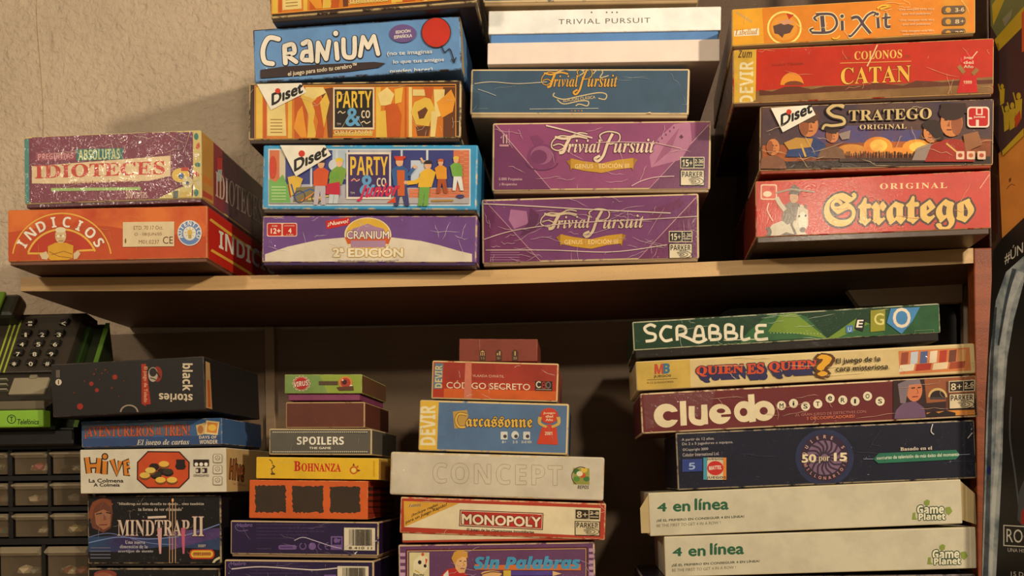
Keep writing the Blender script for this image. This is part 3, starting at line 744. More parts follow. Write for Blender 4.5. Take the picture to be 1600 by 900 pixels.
# ---- upper board, second pile
OR1, OR2, OR3, YE1, YE2, BR1 = (214, 122, 34), (196, 88, 26), (228, 150, 44), (226, 184, 72), (232, 206, 130), (104, 58, 32)
def party_art(p, ox=0, oy=0):
    X = lambda x, y: (x + ox, y + oy)
    R = lambda x0, y0, x1, y1, c: p.rect(x0 + ox, y0 + oy, x1 + ox, y1 + oy, c, 0)
    R(118, 540, 1366, 868, OR1)
    for x0, x1, c in ((120, 160, YE1), (165, 185, OR2), (320, 345, YE1), (360, 440, OR2), (870, 900, YE1), (1050, 1062, OR2), (1075, 1095, YE2), (1290, 1366, BR1)): R(x0, 545, x1, 866, c)
    P = lambda q, c: p.poly([X(*a) for a in q], c)
    P([(190, 640), (300, 610), (310, 850), (190, 850)], YE2)
    for k in range(5): R(210, 745 + k * 20, 285, 751 + k * 20, (160, 120, 60))
    P([(400, 600), (470, 545), (500, 620), (480, 760), (500, 860), (440, 860), (450, 720)], YE1); P([(470, 640), (520, 600), (560, 700), (540, 860), (490, 860), (510, 760)], OR2)
    P([(520, 560), (600, 548), (600, 860), (570, 860), (560, 700)], BR1); P([(520, 640), (560, 580), (580, 640), (545, 800)], YE1); P([(430, 545), (540, 545), (560, 580), (480, 620), (420, 600)], YE2)
    P([(410, 660), (380, 700), (355, 800), (400, 860), (440, 860)], OR3)
    P([(880, 590), (940, 545), (985, 590), (960, 660), (900, 660)], YE2); P([(930, 660), (1000, 640), (1030, 720), (1020, 860), (930, 860), (910, 740)], OR2); P([(870, 700), (930, 690), (940, 860), (870, 860)], YE1); P([(985, 560), (1040, 545), (1030, 640), (990, 650)], YE1)
    R(1100, 560, 1180, 600, YE2); P([(1110, 640), (1200, 600), (1240, 680), (1200, 790), (1120, 780), (1090, 700)], YE1); P([(1130, 700), (1180, 670), (1195, 690), (1170, 740), (1140, 745)], BR1); P([(1120, 790), (1210, 790), (1200, 850), (1130, 850)], BR1)
    P([(1170, 545), (1230, 545), (1215, 620), (1180, 610)], OR2); P([(1230, 560), (1300, 560), (1290, 720), (1240, 740)], YE2); P([(1250, 640), (1300, 600), (1340, 560), (1366, 620), (1350, 700), (1280, 740)], OR3); P([(1215, 700), (1260, 690), (1240, 860), (1210, 860)], YE2)
    P([(620, 830), (850, 820), (850, 850), (600, 850)], YE1)
def party_logo(p, x0, y0, x1, y1, ink, paper, co):
    w_, h = x1 - x0, y1 - y0
    p.rect(x0 - w_ * .02, y0 - h * .02, x1 + w_ * .02, y1 + h * .02, paper, 0); p.rect(x0 + w_ * .02, y0 + h * .03, x1 - w_ * .02, y1 - h * .03, ink, 0)
    p.text('PARTY', x0 + w_ * .07, y0 + h * .08, x1 - w_ * .05, y0 + h * .49, (234, 190, 60), 'b')
    p.text('&', x0 + w_ * .30, y0 + h * .50, x0 + w_ * .66, y0 + h * .93, (96, 160, 206), 'rb'); p.text('CO', x0 + w_ * .69, y0 + h * .55, x0 + w_ * .91, y0 + h * .74, (226, 206, 170), 'b')
    p.curve([(x0 + w_ * .10, y0 + h * .62), (x0 + w_ * .16, y0 + h * .57), (x0 + w_ * .22, y0 + h * .62), (x0 + w_ * .29, y0 + h * .58)], w_ * .022, (226, 206, 170))
    p.curve([(x0 + w_ * .68, y0 + h * .86), (x0 + w_ * .76, y0 + h * .82), (x0 + w_ * .82, y0 + h * .87), (x0 + w_ * .92, y0 + h * .82)], w_ * .022, (226, 206, 170))
    p.text('TM', x0 + w_ * .07, y0 + h * .86, x0 + w_ * .17, y0 + h * .91, (200, 190, 170), 'r')
DBR = (60, 38, 28)
for which in (0, 1):
    if which == 0:
        b = Box('orange game box with dark square title, between the two blue boxes of its pile', Z2, [(70, 522), (1405, 495), (1400, 885), (75, 895)], -.036, .262, DBR, 'gloss', 0, (196, 170, 120), .45, .0022, .004, (56, 40, 30), UP)
        p = b.f; party_art(p); p.frame(112, 536, 1372, 874, 6, (222, 150, 60), -.008)
        party_logo(p, 608, 552, 856, 806, (34, 28, 26), (228, 206, 170), 0); p.text('ORIGINAL', 610, 818, 852, 842, (236, 206, 150), 'b', sp=1.2, out=((110, 60, 24), .03))
        diset(p, [(128, 528), (405, 505), (438, 578), (215, 690)], (222, 660), (412, 580), 70, (258, 570, 17)); b.scuffs(22, (232, 214, 176), 3, 21)
    else:
        b = Box('orange figure-patterned game box topmost of its pile, cut by the photo edge', Z2, [(188, -400), (1490, -520), (1492, 40), (210, 133)], -.052, .262, DBR, 'gloss', 0, (196, 170, 120), .45, .0022, .004, (56, 40, 30), UP)  # unseen upper part stretched taller to raise the pile's shadow on the wall
        p = b.f; s0 = p.slope; Zs = p.pt
        def shifted(x, y, Zs=Zs): return Zs(x + 96, (y - 868) + 86 + s0 * (x - 240 + 100))
        p.pt = shifted; party_art(p); p.frame(118, 536, 1372, 872, 6, (222, 150, 60), 0)
        party_logo(p, 608, 552, 856, 806, (34, 28, 26), (228, 206, 170), 0); p.text('ORIGINAL', 610, 822, 852, 846, (236, 206, 150), 'b', sp=1.2, out=((110, 60, 24), .03), sl=0)
        p.pt = Zs
        b.scuffs(8, (232, 214, 176), 4, 22)
    b.done()

SKY = (104, 150, 204)
b = Box('sky blue game box with chunky white title and red disc, between two orange boxes', Z2, [(95, 208), (1390, 75), (1412, 470), (115, 505)], -.036, .26, SKY, 'gloss', 0, (60, 44, 34), .35, .0018, .0, SKY, UP)
p = b.f
p.poly([(100, 330), (180, 330), (290, 420), (250, 500), (115, 502)], M(SKY, 'wrap'))
K, W1 = (48, 36, 40), (238, 228, 212)
strokes = [([(262, 246), (200, 240), (165, 310), (175, 385), (225, 400)], 30), ([(300, 300), (305, 395)], 30), ([(300, 290), (350, 280), (360, 330), (318, 345), (372, 388)], 28),
           ([(415, 275), (455, 268), (468, 380)], 30), ([(462, 325), (420, 330), (412, 372), (455, 378)], 28), ([(505, 385), (510, 270), (560, 370), (578, 262)], 28), ([(622, 275), (630, 368)], 28),
           ([(668, 250), (672, 340), (700, 362), (735, 345), (738, 240)], 28), ([(772, 352), (790, 235), (822, 300), (858, 230), (885, 340)], 27)]
for c_, ex in ((K, 12), (W1, 0)):
    for q, wd in strokes:
        if len(q) > 3 and q[0][0] in (505, 772):
            for e0, e1 in zip(q[:-1], q[1:]): p.line([e0, e1], wd + ex, c_)
            for e in q[1:-1]: p.ell(e[0], e[1], (wd + ex) / 2, (wd + ex) / 2, c_, 12)
        else: p.curve(q, wd + ex, c_, 8)
        [p.ell(e[0], e[1], (wd + ex) / 2, (wd + ex) / 2, c_, 12) for e in (q[0], q[-1])]
    p.ell(620, 212, 16 + ex / 2, 17 + ex / 2, c_, 16)
p.poly([(150, 440), (300, 418), (600, 402), (860, 390), (930, 398), (890, 425), (700, 450), (400, 475), (150, 492)], (58, 42, 42))
p.text('el juego para todo tu cerebro™', 322, 450, 750, 486, (228, 210, 180), 'rb', sl=-.125)
p.ell(1040, 213, 84, 57, (108, 84, 140), 28); p.text('EDICIÓN', 996, 192, 1086, 214, WH, 'rb', sl=-.1); p.text('ESPAÑOLA', 986, 222, 1096, 246, WH, 'rb', sl=-.1)
p.ell(1247, 207, 93, 96, (50, 34, 34), 32); p.ell(1247, 207, 88, 91, (200, 48, 30), 32)
for t_, x0, y0, x1, y1 in (('(no te imaginas', 942, 318, 1222, 352), ('lo que tus amigos', 980, 372, 1296, 402), ('pueden hacer)', 960, 428, 1225, 462)): p.text(t_, x0, y0 + 8, x1, y1 + 6, (222, 222, 220), 'rb', sl=-.05)
p.curve([(1280, 288), (1300, 330), (1330, 310), (1345, 340), (1360, 390)], 7, (40, 34, 50)); p.line([(1342, 372), (1360, 398), (1372, 362)], 7, (40, 34, 50))
p = b.r; p.poly([(1392, 60), (1404, 70), (1424, 500), (1412, 480)], (206, 172, 96))
b.done()

BLU = (58, 152, 204)
b = Box('bright blue framed game box with street scene of young people and a purple square title', Z3, [(150, 92), (1412, 92), (1408, 500), (150, 497)], -.032, .258, BLU, 'gloss', 0, (196, 188, 160), .3, .0022, .004, (70, 50, 34), UP)
p = b.f; p.slope = 0
p.rect(184, 122, 1370, 456, (206, 214, 220)); p.rect(192, 130, 1362, 445, (178, 176, 190))
p.rect(192, 130, 320, 445, (206, 110, 70)); p.rect(280, 130, 660, 330, (62, 66, 132)); p.rect(250, 130, 285, 440, (206, 190, 160)); p.rect(560, 130, 640, 300, (180, 196, 214))
for x in (430, 580, 640): p.rect(x, 130, x + 12, 360, (206, 212, 222))
p.rect(905, 130, 1300, 350, (58, 62, 128)); p.rect(960, 130, 972, 440, (200, 206, 214)); p.rect(1110, 130, 1122, 300, (214, 218, 222)); p.rect(1020, 190, 1110, 330, (190, 200, 214)); p.rect(1270, 130, 1362, 420, (210, 116, 78)); p.rect(1010, 356, 1362, 410, (214, 120, 84))
for k in range(22): p.rect(1306 + (k % 2) * 26, 134 + k * 12.4, 1330 + (k % 2) * 26, 136 + k * 12.4, (232, 180, 140))
for k in range(26): p.rect(1015 + (k * 53) % 330, 366 + (k % 4) * 11, 1040 + (k * 53) % 330, 368 + (k % 4) * 11, (232, 180, 140))
p.rect(192, 410, 1362, 445, (176, 172, 176)); p.ell(212, 230, 18, 66, (206, 60, 34), 18)
p.poly([(192, 300), (230, 320), (270, 275), (300, 340), (318, 440), (192, 440)], (110, 170, 84))
for k in range(5): p.rect(205, 345 + k * 18, 290, 350 + k * 18, (190, 214, 150))
p.poly([(300, 290), (345, 280), (390, 300), (360, 380), (320, 400)], (226, 182, 60)); p.poly([(350, 350), (450, 345), (520, 400), (500, 436), (330, 436)], (126, 112, 70))
for q in ([(340, 400), (430, 360), (520, 390)], [(380, 430), (460, 380), (500, 430)], [(320, 330), (350, 430)], [(420, 420), (540, 400)]): p.line(q, 9, random.choice([(226, 130, 50), (60, 90, 150), (220, 190, 90)]))
p.ring(370, 405, 32, 34, 6, (60, 60, 80)); p.ring(470, 412, 28, 30, 6, (60, 60, 80))
person(p, 496, 212, 24, (226, 172, 130), (60, 40, 40), (216, 84, 34), (190, 180, 190), -6)
p.ell(575, 220, 36, 34, (200, 206, 214), 16)
person(p, 602, 205, 24, (230, 180, 140), (222, 190, 60), (120, 160, 60), (200, 206, 214), -24); p.poly([(530, 330), (606, 318), (608, 394), (520, 390)], (196, 34, 60)); p.poly([(548, 262), (600, 256), (600, 300), (540, 300)], (110, 160, 60))
person(p, 955, 200, 26, (226, 172, 130), (206, 70, 36), (52, 92, 150), (58, 62, 110), 8, (90, 30)); p.poly([(940, 250), (985, 250), (985, 400), (945, 400)], (206, 96, 40)); p.rect(925, 168, 990, 182, (206, 60, 34)); p.poly([(880, 440), (930, 405), (935, 440)], (216, 70, 36)); 
person(p, 1122, 220, 24, (226, 172, 130), (44, 34, 34), (226, 178, 50), (110, 164, 70), -20); p.line([(1110, 280), (1050, 320), (1000, 325)], 24, (226, 178, 50)); p.ell(992, 322, 12, 11, (226, 172, 130), 10); p.line([(1080, 178), (1096, 205)], 12, (226, 172, 130))
person(p, 1196, 205, 18, (226, 172, 130), (206, 96, 40), (226, 150, 40), (170, 80, 40), 6)
person(p, 1286, 190, 18, (226, 172, 130), (222, 190, 70), (116, 170, 70), (220, 220, 216), 8); p.ell(1310, 404, 24, 12, (70, 60, 110)); p.line([(1140, 430), (1270, 428)], 12, (170, 130, 70))
party_logo(p, 650, 150, 900, 415, (66, 44, 96), (226, 214, 200), 0)
p.text('JUEGO', 668, 302, 716, 316, (206, 50, 70), 'b'); p.text('Junior', 718, 338, 952, 432, (206, 40, 80), 'bi', sh=.2, sl=-.07, bold=.02)
diset(p, [(258, 93), (520, 93), (556, 162), (350, 288)], (342, 258), (528, 165), 66, (384, 154, 19))
b.done()

PUR = (112, 74, 138)
b = Box('purple and white game box under the bright blue one, gold oval title over gold lettering', Z3, [(142, 506), (1405, 512), (1410, 820), (152, 826)], -.026, .256, PUR, 'film', 0, (190, 160, 120), .4, .0022, .003, (70, 48, 90), UP)
p = b.f; p.slope = 0
p.poly([(165, 740), (300, 695), (480, 655), (650, 640), (900, 640), (1080, 662), (1180, 685), (1300, 720), (1378, 738), (1378, 806), (165, 800)], (222, 208, 186))
p.rrect(176, 556, 354, 636, 10, (226, 190, 170)); p.rrect(181, 561, 262, 631, 8, (196, 40, 34)); p.rrect(270, 561, 349, 631, 8, (196, 40, 34)); p.text('12+', 200, 588, 256, 618, WH, 'rb'); p.text('4', 302, 588, 320, 616, WH, 'rb'); p.text('JUGADORES', 278, 570, 340, 578, WH, 'r'); p.text('EDAD', 206, 570, 238, 578, WH, 'r'); p.text('o más', 290, 620, 330, 628, WH, 'r')
p.poly([(520, 545), (660, 522), (664, 566), (526, 594)], (200, 40, 36)); p.text('¡Nuevo!', 535, 552, 652, 580, WH, 'rb', sl=-.16, sh=.2)
p.ell(768, 628, 138, 104, (232, 210, 160), 30); p.ell(768, 618, 126, 88, (222, 176, 60), 30); p.poly([(650, 640), (680, 590), (730, 575), (768, 560), (810, 578), (860, 590), (885, 640)], (170, 130, 160)); p.poly([(632, 640), (905, 640), (890, 680), (650, 680)], (206, 90, 40)); p.rect(668, 660, 872, 700, (170, 132, 160))
p.text('CRANIUM', 645, 604, 892, 650, (232, 220, 200), 'rb', out=((110, 50, 70), .05))
p.text('2ª EDICIÓN', 566, 694, 972, 754, (236, 226, 200), 'rb', bold=.02, out=((196, 150, 50), .055))
p.text('¡Descubre un mundo para todo el cerebro!™', 592, 772, 948, 786, (110, 90, 110), 'r')
p.rect(168, 797, 1000, 806, (130, 90, 150)); b.scuffs(24, (232, 222, 220), 3, 4)
b.done()

# ---- upper board, third pile
b = Box('dark blue-grey game box on top of the white one, cut by the photo edge', Z4, [(122, -330), (1382, -350), (1398, 10), (138, 34)], -.016, .26, (70, 82, 98), 'print', 0, (222, 196, 150), .75, .0026, .003, (180, 150, 110), UP)
b.scuffs(8, (190, 180, 160), 3, 2); b.done()

Wt = (250, 249, 245)
b = Box('white game box with spaced grey capitals, its lid raised over a blue inner band', Z4, [(160, 66), (1518, 33), (1506, 358), (158, 374)], -.012, .262, Wt, 'print', 0, (235, 222, 200), .4, .0014, .0, Wt, UP)
# here the lid, the blue neck and the base are three telescoping parts
bmx = b.bm; bmx.clear(); w2, d2, h = b.w / 2, b.d2, b.h
zb, zl = h * .40, h * .565
box_bm(bmx, -w2, w2, -d2, d2, zl, h, .0012, 2, 0, 1)
p = b.f; p.lim = ((-w2 + .001, w2 - .001), (-d2, -d2), (zl + .001, h - .001))
p.text('TRIVIAL PURSUIT', 568, 112, 1102, 142, (110, 104, 98), 'r', sp=1.15)
for x in (760, 848, 880, 908): p.ell(x, 72, 5, 5, (120, 112, 104), 10)
t_ = bmesh.new(); box_bm(t_, -w2 + .0025, w2 - .0025, -d2 + .0025, d2 - .0025, zb - .01, zl + .01, .001, 1); bm_obj('neck', t_, [M((92, 138, 198), 'print')], b.root)
t_ = bmesh.new(); box_bm(t_, -w2 - .0005, w2 - .0005, -d2 - .001, d2 - .001, 0, zb, .0012, 2); bm_obj('tray', t_, [M((242, 224, 212), 'print', .06)], b.root)
b.done()

GLD = (222, 164, 62)
def trivial(p, x0, y0, x1, y1, c, dark, sw=9, thick=0.0):
    """flowing calligraphic title with looped initials"""
    W_, H = x1 - x0, y1 - y0; q = lambda u, v: (x0 + u * W_, y0 + v * H)
    for cc, ex in (((dark, sw * .7), (c, 0)) if dark else ((c, 0),)):
        p.curve([q(.36, .06), (q(.28, .02)), q(.20, .14), q(.10, .13), q(.03, .30), q(.02, .52), q(.08, .62), q(.14, .50), q(.09, .40), q(.03, .46)], sw * .55 + ex, cc)
        p.curve([q(.05, .16), q(.14, .22), q(.26, .14), q(.36, .20)], sw * 1.1 + ex, cc)
        p.curve([q(.19, .20), q(.155, .45), q(.13, .66), q(.09, .70)], sw * 1.5 + ex, cc)
        p.curve([q(.50, .30), q(.48, .10), q(.56, -.02), q(.66, .06), q(.66, .30), q(.58, .40), q(.54, .32)], sw * .6 + ex, cc)
        p.curve([q(.60, .05), q(.55, .40), q(.51, .80), q(.46, .98), q(.43, .90), q(.48, .80)], sw * 1.25 + ex, cc)
    o = (dark, .035) if dark else None
    p.text('rivial', *q(.17, .24), q(.49, 0)[0], q(0, .70)[1], c, 'si', out=o, bold=thick); p.text('ursuit', *q(.61, .22), *q(1.0, .70), c, 'si', out=o, bold=thick)
TB = (62, 88, 112)
b = Box('slate blue game box with gold calligraphy and worn pale edges, under the white box', Z4, [(50, 388), (1330, 408), (1330, 672), (60, 692)], -.008, .258, TB, 'print', 0, (222, 196, 150), .85, .0026, .003, (190, 165, 130), UP)
p = b.f; p.slope = 0
trivial(p, 462, 400, 912, 552, GLD, (30, 38, 52), 9)
p.curve([(555, 430), (600, 405), (680, 402), (715, 420), (690, 440)], 6, (206, 186, 140)); p.curve([(770, 430), (800, 400), (825, 420), (810, 452), (860, 440)], 6, (206, 186, 140))
p.curve([(545, 540), (540, 560), (600, 578), (690, 560), (800, 540), (846, 550), (838, 578), (800, 572)], 6, (214, 190, 140)); p.curve([(560, 580), (600, 605), (690, 588), (740, 590), (735, 616), (690, 606), (668, 616)], 6, (214, 190, 140))
p.text('EDICIÓN CLÁSICA', 596, 572, 782, 594, (206, 180, 130), 'rb', sl=-.11)
for k in range(4): p.ell(644 + k * 20, 645, 4, 4, [(200, 110, 50), (206, 150, 60)][k % 2], 8)
b.scuffs(16, (150, 164, 172), 3, 12); p.curve([(80, 488), (180, 478), (330, 488), (500, 478)], 5, (196, 186, 168)); p.line([(100, 520), (160, 540), (205, 558)], 4, (170, 176, 172)); p.line([(400, 636), (560, 634), (800, 632)], 4, (180, 184, 180)); p.poly([(1076, 660), (1100, 652), (1112, 664), (1090, 672)], (226, 200, 160))
b.done()

VIO = (142, 66, 112)
def genus(b, ox, oy, sd):
    p = b.f; p.slope = 0
    T = lambda x, y: (x + ox, y + oy)
    DK, LT = (110, 48, 92), (178, 112, 146)
    q = lambda u, v: b.uv(u, v)
    p.poly([q(.01, .04), q(.02, .04), q(.27, .97), q(.01, .97)], DK); p.poly([q(.99, .10), q(.99, .97), q(.72, .97), q(.97, .08)], DK)
    p.line([q(.015, .03), q(.27, .98)], 5, (200, 150, 160)); p.line([q(.985, .06), q(.72, .98)], 5, (200, 150, 160))
    if sd == 1:
        p.poly([T(1200, 50), T(1290, 38), T(1300, 150), T(1240, 250), T(1070, 295), T(1062, 230), T(1110, 130)], LT); p.poly([T(1085, 280), T(1140, 180), T(1230, 70), T(1180, 200)], (156, 84, 124)); p.text('♣', *T(1228, 110), *T(1252, 132), (90, 30, 60), 'r')
        for k in range(5): p.ell(1110 + k * 22 + ox, 150 - k * 20 + oy, 5, 7, (110, 50, 84), 8)
        p.ell(455 + ox, 235 + oy, 82, 74, (126, 56, 104), 24); p.ell(455 + ox, 225 + oy, 62, 52, (156, 90, 130), 22); p.ell(440 + ox, 235 + oy, 46, 40, (120, 52, 98), 20); p.poly([T(390, 120), T(430, 110), T(470, 150), T(420, 180)], (128, 58, 104)); p.ring(455 + ox, 260 + oy, 92, 50, 6, (96, 40, 78), 10, 170)
    else:
        p.poly([T(280, 530), T(370, 540), T(380, 610), T(300, 640), T(270, 590)], (170, 110, 150)); p.poly([T(390, 520), T(440, 560), T(420, 660), T(330, 680), T(380, 600)], (96, 46, 84)); p.poly([T(1050, 540), T(1230, 470), T(1260, 500), T(1080, 600)], (112, 52, 92)); p.ell(430 + ox, 680 + oy, 50, 34, (120, 60, 110), 18)
    return T, q
def ribbon(p, x0, y0, x1, t):
    G = (196, 146, 40); W_ = x1 - x0
    p.poly([(x0, y0 + 18), (x0 + W_ * .10, y0), (x0 + W_ * .12, y0 + 40), (x0 + W_ * .06, y0 + 72), (x0 + W_ * .05, y0 + 45)], (160, 112, 30)); p.poly([(x1, y0 + 8), (x1 - W_ * .08, y0 - 2), (x1 - W_ * .13, y0 + 30), (x1 - W_ * .06, y0 + 72), (x1 - W_ * .05, y0 + 42)], (160, 112, 30))
    up = [(x0 + W_ * .06, y0 + 2), (x0 + W_ * .25, y0 + 18), (x0 + W_ * .5, y0 + 30), (x0 + W_ * .72, y0 + 10), (x0 + W_ * .94, y0)]
    p.poly(up + [(a, c + 54) for a, c in up[::-1]], G)
    p.text(t, x0 + W_ * .12, y0 + 28, x1 - W_ * .12, y0 + 58, (244, 218, 164), 'r', sl=-.01, sp=1.1)
b = Box('purple game box with gold-ribboned calligraphy and playing cards, under the slate blue box', Z5, [(176, 40), (1412, 30), (1402, 430), (176, 442)], -.006, .256, VIO, 'gloss', 0, (214, 186, 140), .7, .0024, .003, (150, 120, 90), UP)
T, q = genus(b, 0, 0, 1); p = b.f
trivial(p, 500, 96, 1090, 262, (232, 206, 178), (84, 30, 62), 12)
ribbon(p, 594, 242, 994, 'GENUS · EDICIÓN III')
p.text('6.000 Preguntas', 214, 352, 346, 372, (214, 170, 180), 's'); p.text('y Respuestas', 216, 382, 316, 400, (214, 170, 180), 's'); p.line([(225, 130), (240, 110), (240, 160)], 6, (216, 180, 176)); p.line([(258, 110), (258, 160)], 6, (216, 180, 176)); p.rect(218, 166, 270, 178, (190, 140, 150))
parker(p, 1234, 236, 1370, 398, '15+', '2-36'); p.curve([(480, 60), (600, 90), (740, 130)], 8, (230, 206, 190)); p.line([(760, 156), (900, 152), (1100, 158), (1240, 190)], 4, (220, 180, 180)); p.curve([(960, 400), (1020, 370), (1100, 350), (1200, 345)], 5, (220, 180, 186)); b.scuffs(26, (226, 196, 196), 3, 31)
b.done()
b = Box('purple game box under dull scratched film, bottom of its pile, gold-ribboned calligraphy', Z5, [(115, 460), (1342, 440), (1340, 815), (120, 860)], -.004, .256, (116, 60, 108), 'film', 0, (206, 180, 140), .7, .0026, .003, (150, 120, 90), UP)
T, q = genus(b, 0, 0, 2); p = b.f; p.slope = -.025
trivial(p, 440, 530, 1030, 686, (206, 182, 150), (84, 36, 78), 12)
ribbon(p, 536, 668, 930, 'GENUS · EDICIÓN III')
for k in range(6): p.rect(165, 770 + k * 14, 330, 775 + k * 14, (150, 100, 140), 0)
p.text('TRIVIA', 555, 818, 660, 838, (214, 196, 190), 'rb')
parker(p, 1170, 652, 1302, 808, '15+', '2-36')
p.curve([(130, 500), (350, 510), (700, 530), (1180, 552)], 6, (214, 190, 176)); p.curve([(130, 700), (300, 650), (600, 610), (1000, 590), (1330, 570)], 5, (206, 176, 170)); p.curve([(140, 760), (500, 760), (850, 770), (1160, 730)], 5, (214, 186, 180)); b.scuffs(60, (216, 192, 190), 3, 41, 1.2)
b.done()

# ---- upper board, fourth pile
YW = -.055
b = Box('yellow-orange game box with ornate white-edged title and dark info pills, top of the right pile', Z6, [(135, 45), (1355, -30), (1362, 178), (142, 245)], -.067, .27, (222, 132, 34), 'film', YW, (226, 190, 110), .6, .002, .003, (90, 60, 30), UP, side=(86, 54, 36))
p = b.f
p.poly([(138, 50), (290, 42), (300, 235), (142, 244)], M((232, 164, 40), 'film')); p.poly([(1190, -10), (1320, -18), (1325, 186), (1190, 192)], M((214, 140, 40), 'film'))
p.poly([(150, 155), (275, 140), (275, 176), (150, 182)], (236, 226, 196)); p.text('Libellud', 155, 148, 268, 178, (190, 120, 40), 'si', sl=-.06); p.line([(160, 60), (240, 110)], 10, (206, 160, 90))
p.ring(402, 140, 82, 80, 9, (240, 226, 120), 0, 360); p.ell(400, 140, 66, 64, (226, 150, 50), 24); p.poly([(345, 130), (400, 112), (450, 130), (430, 165), (400, 172), (392, 190), (372, 172), (352, 168)], (92, 66, 60)); p.poly([(370, 110), (420, 96), (450, 112), (400, 125)], (214, 150, 110)); p.poly([(412, 68), (450, 74), (425, 98)], (190, 60, 30)); p.poly([(450, 105), (510, 160), (470, 130)], (240, 200, 90))
def deco(c_, ex):
    p.curve([(575, 75), (550, 90), (565, 105)], 9 + ex, c_); p.curve([(590, 80), (597, 160)], 20 + ex, c_); p.curve([(560, 72), (640, 74), (664, 120), (630, 160), (540, 164)], 12 + ex, c_)
    p.curve([(540, 164), (530, 150), (548, 142)], 8 + ex, c_); p.curve([(690, 105), (692, 152)], 15 + ex, c_); p.ell(690, 82, 9 + ex / 2, 9 + ex / 2, c_)
    p.curve([(738, 92), (770, 88), (800, 130), (832, 168)], 15 + ex, c_); p.curve([(845, 62), (815, 80), (780, 130), (738, 178), (722, 180)], 11 + ex, c_); p.curve([(845, 62), (858, 66), (850, 80)], 8 + ex, c_)
    p.curve([(868, 90), (872, 140)], 15 + ex, c_); p.ell(867, 72, 8 + ex / 2, 8 + ex / 2, c_); p.curve([(910, 68), (910, 130), (932, 134)], 14 + ex, c_); p.line([(892, 92), (932, 88)], 10 + ex, c_)
deco((240, 224, 170), 9); deco((84, 64, 74), 0)
for k in range(3):
    p.text('"Una imagen vale más', 968 + 6 * k, 44 + 54 * k, 1150, 58 + 54 * k, (240, 196, 150), 'bi', sl=-.02); p.text('que mil palabras"', 990 + 2 * k, 66 + 52 * k, 1138, 80 + 52 * k, (240, 196, 150), 'bi', sl=-.02)
for k, t_ in enumerate(('3-6', '8+', "30'")):
    y = 32 + 58 * k; p.rrect(1190, y, 1306, y + 40, 14, (104, 84, 66), sl=-.03); p.ell(1220, y + 20, 14, 14, (206, 150, 60)); p.text(t_, 1254, y + 10, 1300, y + 30, (226, 196, 150), 'b')
p.curve([(865, 45), (890, 30), (930, 32), (880, 48)], 8, (240, 190, 60)); p.curve([(640, 190), (660, 196), (680, 180)], 7, (240, 190, 60)); b.scuffs(14, (246, 220, 160), 3, 6)
b.done()

CR = (188, 40, 10)
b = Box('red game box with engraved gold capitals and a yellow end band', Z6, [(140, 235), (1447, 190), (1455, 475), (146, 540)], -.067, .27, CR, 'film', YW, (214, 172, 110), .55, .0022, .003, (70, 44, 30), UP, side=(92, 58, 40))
p = b.f
p.poly([b.uv(.0, .76), b.uv(.3, .70), b.uv(.6, .73), b.uv(1, .68), b.uv(1, 1), b.uv(0, 1)], M((120, 84, 44), 'film', .4, (150, 112, 66), 20))
hl = [b.uv(.10 + .9 * k / 18, .72 + .05 * math.sin(k * 1.9) * (.5 + .5 * math.sin(k * .7))) for k in range(19)]; p.poly(hl + [b.uv(1, .80), b.uv(.1, .82)], (96, 46, 24))
p.poly([(145, 240), (262, 235), (258, 500), (235, 530), (150, 535)], M((216, 170, 56), 'film', .25)); p.text('DEVIR', 178, 306, 246, 520, (228, 214, 170), 'b', vert=True); p.text('Zum', 170, 250, 240, 290, (90, 60, 30), 'bi', sl=0)
p.ell(440, 425, 58, 62, (226, 140, 40), 24, 180, 360); p.ell(450, 425, 48, 20, (120, 60, 28), 18, 180, 360)
p.text('COLONOS', 752, 258, 990, 300, (232, 186, 92), 's', sp=1.02); p.text('LOS', 684, 284, 735, 298, (150, 60, 30), 's'); p.text('DE', 1004, 276, 1034, 290, (150, 60, 30), 's'); p.line([(680, 316), (860, 311), (1036, 306)], 3, (226, 170, 90))
p.text('CATAN', 684, 340, 1034, 424, (232, 176, 66), 's', out=((110, 36, 16), .025), sp=1.05)
RD = (196, 24, 20)
p.ell(1322, 296, 42, 36, RD, 20); p.poly([(1285, 380), (1360, 376), (1368, 462), (1264, 466)], RD); p.line([(1272, 330), (1300, 365)], 20, (150, 110, 60)); p.line([(1368, 345), (1342, 372)], 20, (150, 110, 60))
for y, t_ in ((282, 'Juego'), (305, 'del'), (326, 'Año')): p.text(t_, 1298, y, 1346, y + 15, (226, 190, 160), 'rb', sl=0)
p.text('1999', 1296, 404, 1338, 420, (230, 196, 160), 'b', sl=0); p.line([(866, 225), (842, 280), (815, 332)], 7, (232, 190, 140)); p.line([(1340, 290), (1366, 258)], 5, (230, 190, 150)); p.text('KLAUS TEUBER', 340, 318, 500, 330, (170, 60, 36), 'r'); b.scuffs(20, (226, 170, 120), 3, 8)
b.done()

